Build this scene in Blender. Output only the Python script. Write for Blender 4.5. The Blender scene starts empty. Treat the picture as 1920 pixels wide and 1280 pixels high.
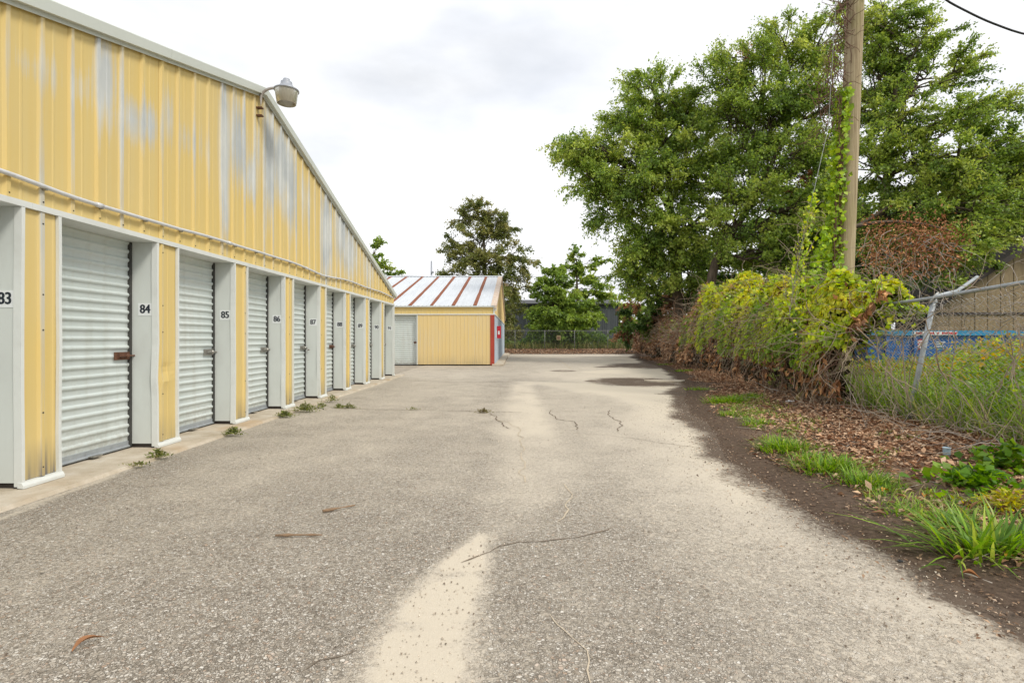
import bpy, math, random
import numpy as np
from mathutils import Vector, Matrix

# ------------------------------------------------------------------ camera, sky, sun, exposure
R = math.radians
scene = bpy.context.scene
CAMZ, FPX, VX, VY = 1.25, 1000.0, 970.0, 634.0       # focal length and vanishing point in photo pixels
cam_data = bpy.data.cameras.new("camera")
cam_data.sensor_width = 36.0
cam_data.lens = FPX / 1920.0 * 36.0
cam_data.shift_x = -(VX - 960.0) / 1920.0
cam_data.shift_y = -(640.0 - VY) / 1920.0
cam_data.clip_start, cam_data.clip_end = 0.05, 3000.0
cam = bpy.data.objects.new("camera", cam_data)
cam.location = (0, 0, CAMZ)
cam.rotation_euler = (R(90), 0, 0)
scene.collection.objects.link(cam)
scene.camera = cam

SUN_ELEV, SUN_AZ = 46.0, 130.0       # azimuth clockwise from +Y (the view direction): behind the camera, to the right
world = bpy.data.worlds.new("World")
scene.world = world
world.use_nodes = True
wt = world.node_tree
wt.nodes.clear()
w_out = wt.nodes.new("ShaderNodeOutputWorld")
w_bg = wt.nodes.new("ShaderNodeBackground")
w_bg.inputs["Strength"].default_value = 0.1
w_sky = wt.nodes.new("ShaderNodeTexSky")
w_sky.sky_type = 'NISHITA'
w_sky.sun_disc = False
w_sky.sun_elevation = R(SUN_ELEV)
w_sky.sun_rotation = R(SUN_AZ)
w_tc = wt.nodes.new("ShaderNodeTexCoord")
w_map = wt.nodes.new("ShaderNodeMapping")
w_map.inputs["Scale"].default_value = (1.0, 1.0, 2.6)
w_n = wt.nodes.new("ShaderNodeTexNoise")
w_n.inputs["Scale"].default_value = 1.9
w_n.inputs["Detail"].default_value = 6.0
w_n.inputs["Roughness"].default_value = 0.55
w_r = wt.nodes.new("ShaderNodeValToRGB")          # cloud brightness
w_r.color_ramp.elements[0].position = 0.34
w_r.color_ramp.elements[0].color = (5.7, 5.8, 5.98, 1)
w_r.color_ramp.elements[1].position = 0.68
w_r.color_ramp.elements[1].color = (8.3, 8.35, 8.5, 1)
w_n2 = wt.nodes.new("ShaderNodeTexNoise")
w_n2.inputs["Scale"].default_value = 1.3
w_n2.inputs["Detail"].default_value = 4.0
w_r2 = wt.nodes.new("ShaderNodeValToRGB")         # cloud cover, nearly closed
w_r2.color_ramp.elements[0].position = 0.30
w_r2.color_ramp.elements[0].color = (0.55, 0.55, 0.55, 1)
w_r2.color_ramp.elements[1].position = 0.52
w_r2.color_ramp.elements[1].color = (1, 1, 1, 1)
w_mix = wt.nodes.new("ShaderNodeMix")
w_mix.data_type = 'RGBA'
L_ = wt.links.new
L_(w_tc.outputs["Generated"], w_map.inputs["Vector"])
L_(w_map.outputs["Vector"], w_n.inputs["Vector"])
L_(w_map.outputs["Vector"], w_n2.inputs["Vector"])
L_(w_n.outputs["Fac"], w_r.inputs["Fac"])
L_(w_n2.outputs["Fac"], w_r2.inputs["Fac"])
L_(w_r2.outputs["Color"], w_mix.inputs[0])
L_(w_sky.outputs["Color"], w_mix.inputs[6])
L_(w_r.outputs["Color"], w_mix.inputs[7])
L_(w_mix.outputs[2], w_bg.inputs["Color"])
L_(w_bg.outputs["Background"], w_out.inputs["Surface"])

sun_data = bpy.data.lights.new("sun", 'SUN')
sun_data.energy = 1.5
sun_data.angle = R(14)
sun_data.color = (1.0, 0.95, 0.86)
sun = bpy.data.objects.new("sun", sun_data)
az, el = R(SUN_AZ), R(SUN_ELEV)
sdir = Vector((math.sin(az) * math.cos(el), math.cos(az) * math.cos(el), math.sin(el)))
sun.rotation_euler = sdir.to_track_quat('Z', 'Y').to_euler()
sun.location = sdir * 60
scene.collection.objects.link(sun)

scene.view_settings.view_transform = 'Standard'
scene.view_settings.look = 'None'
scene.view_settings.gamma = 1.0
scene.view_settings.use_curve_mapping = False
scene.view_settings.exposure = 0.67
scene.render.engine = 'CYCLES'
scene.cycles.max_bounces = 7
scene.cycles.diffuse_bounces = 4
scene.cycles.transparent_max_bounces = 12
scene.cycles.use_denoising = True

# ------------------------------------------------------------------ helpers
COL = scene.collection
rng = np.random.default_rng(7)
random.seed(7)


def px(x, y, Y):
    """photo pixel -> point at depth Y"""
    return np.array([(x - VX) / FPX * Y, Y, CAMZ + (VY - y) / FPX * Y])


def pg(x, y, z=0.0):
    """photo pixel -> point on the ground at height z"""
    Y = (CAMZ - z) * FPX / (y - VY)
    return np.array([(x - VX) / FPX * Y, Y, z])


def tag(o, label=None, cat=None, group=None, kind=None):
    if label: o["label"] = label
    if cat: o["category"] = cat
    if group: o["group"] = group
    if kind: o["kind"] = kind
    return o


def link(o, parent=None):
    COL.objects.link(o)
    if parent is not None:
        o.parent = parent
        o.matrix_parent_inverse = WM[parent.name].inverted()
    WM[o.name] = Matrix.Translation(o.location)
    return o


WM = {}


def thing(name, loc, label, cat, group=None):
    o = bpy.data.objects.new(name, None)
    o.location = loc
    o.empty_display_size = 0.2
    link(o)
    return tag(o, label, cat, group)


class MB:
    """collects polygons, builds one mesh object"""
    def __init__(s):
        s.v, s.f, s.m = [], [], []

    def poly(s, pts, m=0):
        n = len(s.v)
        s.v += [tuple(p) for p in pts]
        s.f.append(tuple(range(n, n + len(pts))))
        s.m.append(m)

    def box(s, a, b, m=0):
        x0, y0, z0 = a
        x1, y1, z1 = b
        n = len(s.v)
        s.v += [(x0, y0, z0), (x1, y0, z0), (x1, y1, z0), (x0, y1, z0), (x0, y0, z1), (x1, y0, z1), (x1, y1, z1), (x0, y1, z1)]
        for f in ((0, 3, 2, 1), (4, 5, 6, 7), (0, 1, 5, 4), (1, 2, 6, 5), (2, 3, 7, 6), (3, 0, 4, 7)):
            s.f.append(tuple(n + i for i in f))
            s.m.append(m)
        return s

    def prism(s, prof, ext, m=0, cap=True):
        """closed profile (list of 3D points) swept by vector ext"""
        n, k = len(s.v), len(prof)
        e = np.array(ext, float)
        s.v += [tuple(p) for p in prof] + [tuple(np.array(p, float) + e) for p in prof]
        for i in range(k):
            j = (i + 1) % k
            s.f.append((n + i, n + j, n + k + j, n + k + i)); s.m.append(m)
        if cap:
            s.f.append(tuple(range(n + k - 1, n - 1, -1))); s.m.append(m)
            s.f.append(tuple(range(n + k, n + 2 * k))); s.m.append(m)
        return s

    def sheet(s, prof, ext, m=0):
        """open profile swept by ext"""
        n, k = len(s.v), len(prof)
        e = np.array(ext, float)
        s.v += [tuple(p) for p in prof] + [tuple(np.array(p, float) + e) for p in prof]
        for i in range(k - 1):
            s.f.append((n + i, n + i + 1, n + k + i + 1, n + k + i)); s.m.append(m)
        return s

    def tube(s, pts, r, k=8, m=0, cap=True):
        V, F = tube_np(np.array(pts, float), r, k, cap)
        n = len(s.v)
        s.v += [tuple(p) for p in V]
        s.f += [tuple(n + i for i in f) for f in F]
        s.m += [m] * len(F)
        return s

    def lathe(s, c, prof, k=20, m=0, ax=None):
        """profile [(r,z)] revolved about the vertical axis through c (or axis matrix ax)"""
        n = len(s.v)
        c = np.array(c, float)
        for r, z in prof:
            for i in range(k):
                a = 2 * math.pi * i / k
                p = np.array([r * math.cos(a), r * math.sin(a), z])
                if ax is not None: p = np.array(ax @ Vector(p))
                s.v.append(tuple(c + p))
        for j in range(len(prof) - 1):
            for i in range(k):
                i2 = (i + 1) % k
                s.f.append((n + j * k + i, n + j * k + i2, n + (j + 1) * k + i2, n + (j + 1) * k + i)); s.m.append(m)
        return s

    def mesh(s, name, mats, smooth=False):
        me = bpy.data.meshes.new(name)
        me.from_pydata(s.v, [], s.f)
        mats = mats if isinstance(mats, (list, tuple)) else [mats]
        for mm in mats: me.materials.append(mm)
        if len(mats) > 1: me.polygons.foreach_set("material_index", s.m)
        if smooth: me.polygons.foreach_set("use_smooth", [True] * len(s.f))
        me.update()
        return me

    def build(s, name, mats, parent=None, smooth=False, loc=(0, 0, 0)):
        o = bpy.data.objects.new(name, s.mesh(name, mats, smooth))
        o.location = loc
        return link(o, parent)


def tube_np(P, r, k=5, cap=False):
    n = len(P)
    r = np.broadcast_to(np.asarray(r, float), (n,))
    T = np.gradient(P, axis=0)
    T /= np.linalg.norm(T, axis=1, keepdims=True) + 1e-9
    up = np.array([0.0, 0.0, 1.0]) if abs(T[:, 2]).mean() < 0.8 else np.array([1.0, 0.0, 0.0])
    A = np.cross(T, up); A /= np.linalg.norm(A, axis=1, keepdims=True) + 1e-9
    B = np.cross(T, A)
    a = np.arange(k) * 2 * math.pi / k
    V = (P[:, None, :] + r[:, None, None] * (np.cos(a)[None, :, None] * A[:, None, :] + np.sin(a)[None, :, None] * B[:, None, :])).reshape(-1, 3)
    F = []
    for j in range(n - 1):
        for i in range(k):
            i2 = (i + 1) % k
            F.append((j * k + i, j * k + i2, (j + 1) * k + i2, (j + 1) * k + i))
    if cap:
        F.append(tuple(range(k - 1, -1, -1)))
        F.append(tuple(range((n - 1) * k, n * k)))
    return V, F


def np_mesh(name, V, Q, mat, C=None, smooth=False):
    """mesh from numpy: V (n,3), Q (m,4) quads, C per-vertex colour"""
    me = bpy.data.meshes.new(name)
    me.vertices.add(len(V)); me.vertices.foreach_set("co", np.ascontiguousarray(V, np.float32).ravel())
    me.loops.add(Q.size); me.loops.foreach_set("vertex_index", np.ascontiguousarray(Q, np.int32).ravel())
    me.polygons.add(len(Q))
    me.polygons.foreach_set("loop_start", np.arange(0, Q.size, 4, dtype=np.int32))
    me.polygons.foreach_set("loop_total", np.full(len(Q), 4, np.int32))
    if smooth: me.polygons.foreach_set("use_smooth", np.ones(len(Q), bool))
    if C is not None:
        at = me.attributes.new("col", 'FLOAT_COLOR', 'POINT')
        CC = np.ones((len(V), 4), np.float32); CC[:, :3] = C
        at.data.foreach_set("color", CC.ravel())
    me.materials.append(mat)
    me.update(); me.validate()
    return me


def tubes_np(paths, k=4):
    """many tubes [(pts, radii)] as one quad soup"""
    Vs, Qs, n = [], [], 0
    for P, r in paths:
        V, F = tube_np(np.asarray(P, float), r, k)
        Vs.append(V); Qs.append(np.array(F, np.int64) + n); n += len(V)
    return np.concatenate(Vs), np.concatenate(Qs)


def nrm(A):
    return A / (np.linalg.norm(A, axis=-1, keepdims=True) + 1e-9)


def leaf_soup(P, D, N, L, W, C, fold=0.12):
    """rhombic folded leaves, one quad each"""
    P, D, N = np.asarray(P), nrm(np.asarray(D)), np.asarray(N)
    S = nrm(np.cross(D, N)); N = nrm(np.cross(S, D))
    L = np.broadcast_to(np.asarray(L, float), (len(P),))[:, None]
    W = np.broadcast_to(np.asarray(W, float), (len(P),))[:, None]
    mid = P + D * L * 0.45
    V = np.stack([P, mid + S * W * 0.5 + N * W * fold, P + D * L - N * L * 0.08, mid - S * W * 0.5 + N * W * fold], 1).reshape(-1, 3)
    Q = np.arange(len(V)).reshape(-1, 4)
    return V, Q, np.repeat(C, 4, axis=0)


def blade_soup(P, D, L, W, C, bend):
    """grass blades: three quads each, bending over along the horizontal part of D"""
    n = len(P)
    D = nrm(np.asarray(D)); H = D.copy(); H[:, 2] = 0; H = nrm(H)
    S = np.stack([-H[:, 1], H[:, 0], np.zeros(n)], 1)
    Vs = []
    for t, w in ((0, 1.0), (0.35, 0.9), (0.7, 0.6), (1.0, 0.06)):
        c = P + D * (L * t)[:, None] + (H * 0.8 - np.array([0, 0, 0.7])) * (bend * L * t * t)[:, None]
        Vs += [c + S * (W * w * 0.5)[:, None], c - S * (W * w * 0.5)[:, None]]
    V = np.stack(Vs, 1).reshape(-1, 3)
    q = np.array([[0, 1, 3, 2], [2, 3, 5, 4], [4, 5, 7, 6]])
    Q = (q[None] + (np.arange(n) * 8)[:, None, None]).reshape(-1, 4)
    return V, Q, np.repeat(C, 8, axis=0)


def soup(parts):
    Vs, Qs, Cs, n = [], [], [], 0
    for V, Q, C in parts:
        Vs.append(V); Qs.append(Q + n); Cs.append(C); n += len(V)
    return np.concatenate(Vs), np.concatenate(Qs), np.concatenate(Cs)


def add_soup(name, parts, mat, parent=None, kind=None):
    V, Q, C = soup(parts)
    o = bpy.data.objects.new(name, np_mesh(name, V, Q, mat, C))
    link(o, parent)
    if kind: o["kind"] = kind
    return o


_tab = np.random.default_rng(3).random((256, 256))


def vn(x, y):
    x, y = np.asarray(x, float), np.asarray(y, float)
    xi, yi = np.floor(x).astype(int), np.floor(y).astype(int)
    fx, fy = x - xi, y - yi
    fx, fy = fx * fx * (3 - 2 * fx), fy * fy * (3 - 2 * fy)
    g = lambda a, b: _tab[a % 256, b % 256]
    return (g(xi, yi) * (1 - fx) + g(xi + 1, yi) * fx) * (1 - fy) + (g(xi, yi + 1) * (1 - fx) + g(xi + 1, yi + 1) * fx) * fy


def fbm(x, y, o=4):
    s, a, t = 0, 0.5, 0
    for i in range(o):
        s = s + a * vn(x * 2 ** i + 17 * i, y * 2 ** i + 31 * i); t += a; a *= 0.5
    return s / t


def sstep(a, b, x):
    t = np.clip((np.asarray(x, float) - a) / (b - a), 0, 1)
    return t * t * (3 - 2 * t)


def rot_dirs(n):
    v = rng.normal(size=(n, 3))
    return nrm(v)


# ------------------------------------------------------------------ materials
class G:
    def __init__(s, name):
        s.m = bpy.data.materials.new(name); s.m.use_nodes = True
        s.t = s.m.node_tree; s.t.nodes.clear()
        s.out = s.t.nodes.new("ShaderNodeOutputMaterial")
        s.b = s.n("ShaderNodeBsdfPrincipled")
        s.t.links.new(s.b.outputs[0], s.out.inputs[0])

    def n(s, typ, ins=None, **kw):
        nd = s.t.nodes.new(typ)
        for k, v in kw.items(): setattr(nd, k, v)
        for k, v in (ins or {}).items(): s.set(nd.inputs[k], v)
        return nd

    def set(s, sock, v):
        if isinstance(v, bpy.types.NodeSocket): s.t.links.new(v, sock)
        elif isinstance(v, bpy.types.Node): s.t.links.new(v.outputs[0], sock)
        elif isinstance(v, (tuple, list)) and len(v) == 3 and sock.type == 'RGBA': sock.default_value = (*v, 1)
        else: sock.default_value = v

    def coord(s, which="Object", scale=(1, 1, 1), loc=(0, 0, 0)):
        tc = s.n("ShaderNodeTexCoord")
        return s.n("ShaderNodeMapping", {"Vector": tc.outputs[which], "Scale": scale, "Location": loc}).outputs[0]

    def noise(s, vec, scale, detail=4, rough=0.55, dist=0.0):
        return s.n("ShaderNodeTexNoise", {"Vector": vec, "Scale": scale, "Detail": detail, "Roughness": rough, "Distortion": dist}).outputs[0]

    def ramp(s, fac, stops):
        r = s.n("ShaderNodeValToRGB", {"Fac": fac})
        e = r.color_ramp.elements
        while len(e) < len(stops): e.new(0.5)
        for i, (p, c) in enumerate(stops):
            e[i].position = p
            e[i].color = (*c, 1) if isinstance(c, (tuple, list)) else (c, c, c, 1)
        return r.outputs[0]

    def mix(s, fac, a, b, blend='MIX'):
        m = s.n("ShaderNodeMix", data_type='RGBA', blend_type=blend)
        s.set(m.inputs[0], fac); s.set(m.inputs[6], a); s.set(m.inputs[7], b)
        return m.outputs[2]

    def math(s, op, a, b=0.0, clamp=False):
        m = s.n("ShaderNodeMath", operation=op, use_clamp=clamp)
        s.set(m.inputs[0], a); s.set(m.inputs[1], b)
        return m.outputs[0]

    def attr(s, name, out="Fac"):
        return s.n("ShaderNodeAttribute", attribute_name=name).outputs[out]

    def bump(s, h, strength=0.3, dist=0.01):
        s.set(s.b.inputs["Normal"], s.n("ShaderNodeBump", {"Height": h, "Strength": strength, "Distance": dist}).outputs[0])

    def fin(s, col, rough=0.6, metal=0.0, spec=0.5):
        s.set(s.b.inputs["Base Color"], col); s.set(s.b.inputs["Roughness"], rough)
        s.b.inputs["Metallic"].default_value = metal
        s.b.inputs["Specular IOR Level"].default_value = spec
        return s.m


def plain(name, col, rough=0.6, metal=0.0, var=0.25, scale=3.0, stretch=(1, 1, 1), dirt=None, dirt_amt=0.3, bump=0.0):
    g = G(name)
    v = g.coord("Object", stretch)
    n1 = g.noise(v, scale, 5, 0.6)
    dark = tuple(c * (1 - var) for c in col)
    lite = tuple(min(1, c * (1 + var * 0.6)) for c in col)
    c = g.ramp(n1, [(0.25, dark), (0.5, col), (0.75, lite)])
    if dirt:
        n2 = g.noise(v, scale * 2.7, 6, 0.65)
        c = g.mix(g.ramp(n2, [(0.5, 0.0), (0.72, dirt_amt)]), c, dirt)
    if bump: g.bump(g.noise(v, scale * 6, 4), bump, 0.02)
    return g.fin(c, rough, metal)


def yellow_mat(name, base, chalk):
    g = G(name)
    v = g.coord("Object", (22, 22, 0.55))
    st = g.noise(v, 1.0, 5, 0.6)
    v2 = g.coord("Object", (1, 1, 0.6))
    big = g.noise(v2, 1.6, 3, 0.5)
    c = g.mix(g.ramp(big, [(0.3, 0.0), (0.7, 1.0)]), base, tuple(min(1, b * 0.9 + 0.05) for b in base))
    c = g.mix(g.ramp(st, [(0.35, 0.0), (0.75, 0.35)]), c, chalk)
    fade = g.attr("fade")
    ff = g.math('ADD', fade, g.math('MULTIPLY', g.math('SUBTRACT', st, 0.5), 1.1))
    gc = g.noise(v2, 2.3, 3)
    grey = g.mix(g.ramp(gc, [(0.35, 0.0), (0.62, 1.0)]), (0.58, 0.62, 0.64), (0.40, 0.46, 0.52))
    c = g.mix(g.ramp(ff, [(0.34, 0.0), (0.85, 0.85)]), c, grey)
    gr = g.attr("grime")
    gf = g.math('MULTIPLY', gr, g.ramp(st, [(0.3, 0.2), (0.65, 1.0)]))
    c = g.mix(gf, c, (0.16, 0.15, 0.14))
    g.bump(st, 0.05, 0.004)
    return g.fin(c, 0.55, 0.0, 0.35)


M = {}
M['yellow'] = yellow_mat('yellow_wall_paint', (0.68, 0.505, 0.175), (0.65, 0.56, 0.30))
M['yellow_pale'] = yellow_mat('pale_yellow_wall_paint', (0.70, 0.52, 0.22), (0.66, 0.56, 0.34))
M['white'] = plain('off_white_trim_paint', (0.68, 0.70, 0.67), 0.5, var=0.06, scale=2.0, dirt=(0.42, 0.41, 0.36), dirt_amt=0.18)
M['jamb'] = plain('off_white_jamb_paint', (0.60, 0.63, 0.60), 0.5, var=0.05, scale=1.5, stretch=(1, 1, 0.5), dirt=(0.40, 0.40, 0.36), dirt_amt=0.2)
M['rake'] = plain('grey_white_rake_paint', (0.60, 0.63, 0.58), 0.5, var=0.05, scale=1.0)
M['slat'] = plain('pale_green_door_paint', (0.68, 0.73, 0.69), 0.38, var=0.07, scale=2.2, stretch=(1, 0.4, 3), dirt=(0.42, 0.43, 0.36), dirt_amt=0.35)
def slat_mat():
    g = G('pale_green_door_paint')
    oi = g.n("ShaderNodeObjectInfo")
    geo = g.n("ShaderNodeNewGeometry")
    sp_ = g.n("ShaderNodeSeparateXYZ", {"Vector": geo.outputs["Position"]})
    vec = g.n("ShaderNodeMapping", {"Vector": geo.outputs["Position"], "Scale": (1, 1, .35)}).outputs[0]
    n1 = g.noise(vec, 1.7, 5, .6)
    c = g.ramp(n1, [(0.3, (0.54, 0.60, 0.58)), (0.6, (0.63, 0.68, 0.66)), (0.8, (0.68, 0.72, 0.70))])
    c = g.mix(g.math('MULTIPLY', oi.outputs["Random"], 0.14), c, (0.50, 0.54, 0.50))
    streak = g.noise(g.n("ShaderNodeMapping", {"Vector": geo.outputs["Position"], "Scale": (9, 9, .5)}).outputs[0], 1.0, 5, .65)
    c = g.mix(g.ramp(streak, [(0.52, 0.0), (0.74, 0.40)]), c, (0.44, 0.44, 0.37))
    foot = g.math('SUBTRACT', 1.0, g.math('MULTIPLY', sp_.outputs[2], 2.2), True)
    c = g.mix(g.math('MULTIPLY', foot, g.ramp(g.noise(geo.outputs["Position"], 14.0, 5, .7), [(0.4, 0.0), (0.7, 0.75)])), c, (0.30, 0.26, 0.20))
    return g.fin(c, 0.4, 0, .45)


M['slat'] = slat_mat()
M['door_dark'] = plain('dark_door_backing', (0.05, 0.05, 0.045), 0.8)
M['galv'] = plain('galvanised_steel', (0.36, 0.39, 0.41), 0.55, 0.25, var=0.18, scale=14.0, dirt=(0.30, 0.28, 0.24), dirt_amt=0.35)
M['conduit'] = plain('painted_conduit', (0.62, 0.63, 0.64), 0.4, 0.1, var=0.08, scale=5.0, dirt=(0.4, 0.38, 0.34), dirt_amt=0.3)
M['galv_dull'] = plain('dull_galvanised_wire', (0.46, 0.46, 0.43), 0.5, 0.1, var=0.15, scale=6.0, dirt=(0.30, 0.25, 0.20), dirt_amt=0.4)
M['rust'] = plain('rust', (0.21, 0.060, 0.024), 0.85, var=0.35, scale=9.0, dirt=(0.42, 0.17, 0.05), dirt_amt=0.8)
M['rusty'] = plain('rust_flecked_trim', (0.60, 0.50, 0.40), 0.7, var=0.2, scale=4.0, dirt=(0.42, 0.15, 0.04), dirt_amt=1.0)
M['latch_steel'] = plain('latch_steel', (0.33, 0.32, 0.29), 0.4, 0.6, var=0.3, scale=20.0, dirt=(0.12, 0.07, 0.04), dirt_amt=0.6)
M['latch_rust'] = plain('latch_rust', (0.13, 0.06, 0.035), 0.7, 0.2, var=0.4, scale=25.0, dirt=(0.30, 0.13, 0.05), dirt_amt=0.6)
M['roof_white'] = plain('galvanised_roof', (0.60, 0.63, 0.66), 0.45, 0.1, var=0.12, scale=1.2, stretch=(3, 0.5, 0.5), dirt=(0.45, 0.45, 0.46), dirt_amt=0.4)
M['blue_wall'] = plain('blue_grey_faded_panel', (0.40, 0.47, 0.54), 0.6, var=0.2, scale=2.0, stretch=(4, 4, 0.4), dirt=(0.62, 0.63, 0.60), dirt_amt=0.7)
M['red'] = plain('red_paint', (0.36, 0.045, 0.022), 0.6, var=0.2, scale=3.0, dirt=(0.22, 0.04, 0.03), dirt_amt=0.5)
M['red_box'] = plain('bright_red_cabinet', (0.50, 0.015, 0.03), 0.4, var=0.1)
M['plate_white'] = plain('white_plate', (0.74, 0.76, 0.76), 0.5, var=0.03)
M['ink'] = plain('dark_ink', (0.008, 0.014, 0.025), 0.6, var=0.1)
M['dark_metal'] = plain('charcoal_siding', (0.085, 0.095, 0.105), 0.6, var=0.15, scale=1.5, stretch=(3, 3, 0.5))
M['dark_trim'] = plain('dark_trim', (0.03, 0.03, 0.03), 0.6)
M['lamp_grey'] = plain('cast_lamp_housing', (0.36, 0.38, 0.42), 0.5, 0.3, var=0.15, scale=12.0, dirt=(0.25, 0.22, 0.18), dirt_amt=0.5)
M['lamp_arm'] = plain('lamp_arm_paint', (0.40, 0.37, 0.34), 0.5, 0.2, var=0.15, scale=10.0, dirt=(0.22, 0.14, 0.10), dirt_amt=0.5)
M['blue'] = plain('blue_bin_paint', (0.012, 0.11, 0.36), 0.45, var=0.25, scale=3.0, dirt=(0.03, 0.18, 0.30), dirt_amt=0.6)
M['blue_rim'] = plain('teal_bin_rim_paint', (0.02, 0.22, 0.40), 0.45, var=0.25, scale=3.0)
M['shed'] = plain('tan_plank_siding', (0.27, 0.205, 0.115), 0.85, var=0.25, scale=3.0, stretch=(4, 4, 0.5), dirt=(0.14, 0.09, 0.05), dirt_amt=0.6)
M['shed_roof'] = plain('dark_shed_roof', (0.045, 0.035, 0.03), 0.8, var=0.3)
M['cable'] = plain('black_cable', (0.015, 0.015, 0.016), 0.6)


def lens_mat():
    g = G('frosted_lamp_lens')
    c = g.ramp(g.noise(g.coord("Object", (30, 30, 2)), 3.0), [(0.3, (0.50, 0.46, 0.36)), (0.7, (0.66, 0.62, 0.52))])
    g.b.inputs["Transmission Weight"].default_value = 0.45
    return g.fin(c, 0.35)


M['lens'] = lens_mat()


def leaf_mat(name, trans=0.35, rough=0.5, spec=0.35):
    g = G(name)
    c = g.attr("col", "Color")
    g.fin(c, rough, 0.0, spec)
    tr = g.n("ShaderNodeBsdfTranslucent")
    hs = g.n("ShaderNodeHueSaturation", {"Hue": 0.485, "Saturation": 1.1, "Value": 1.25, "Color": c})
    g.set(tr.inputs[0], hs.outputs[0])
    mx = g.n("ShaderNodeMixShader")
    mx.inputs[0].default_value = trans
    g.t.links.new(g.b.outputs[0], mx.inputs[1]); g.t.links.new(tr.outputs[0], mx.inputs[2])
    g.t.links.new(mx.outputs[0], g.out.inputs[0])
    return g.m


M['leaf'] = leaf_mat('leaf', 0.48, 0.42, 0.45)
M['dry'] = leaf_mat('dry_leaf', 0.12, 0.8, 0.2)


def bark_mat(name, a, b, sc=6.0):
    g = G(name)
    n = g.noise(g.coord("Object", (1, 1, 0.25)), sc, 6, 0.7)
    g.bump(n, 0.6, 0.03)
    return g.fin(g.ramp(n, [(0.3, a), (0.7, b)]), 0.9, 0, 0.2)


M['bark'] = bark_mat('bark', (0.045, 0.033, 0.024), (0.16, 0.125, 0.09))
M['bark_pale'] = bark_mat('pale_bark', (0.10, 0.08, 0.06), (0.26, 0.22, 0.17))


def pole_mat():
    g = G('weathered_pole_wood')
    v = g.coord("Object", (30, 30, 0.8))
    n = g.noise(v, 1.0, 6, 0.7)
    c = g.ramp(n, [(0.28, (0.17, 0.12, 0.07)), (0.45, (0.38, 0.30, 0.185)), (0.75, (0.56, 0.47, 0.31))])
    moss = g.noise(g.coord("Object", (2, 2, 0.5)), 1.5, 4)
    c = g.mix(g.ramp(moss, [(0.48, 0.0), (0.68, 0.55)]), c, (0.22, 0.22, 0.055))
    g.bump(n, 0.8, 0.02)
    return g.fin(c, 0.9, 0, 0.2)


M['pole'] = pole_mat()
M['stem'] = plain('dry_vine_stem', (0.36, 0.28, 0.20), 0.9, var=0.45, scale=5.0)
M['stem_grey'] = plain('grey_twig', (0.36, 0.31, 0.26), 0.9, var=0.4, scale=5.0)
M['rust_stem'] = plain('rusty_vine_stem', (0.30, 0.165, 0.095), 0.9, var=0.4, scale=5.0)
M['stem_brown'] = plain('brown_twig', (0.17, 0.095, 0.06), 0.9, var=0.4, scale=5.0)


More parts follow.
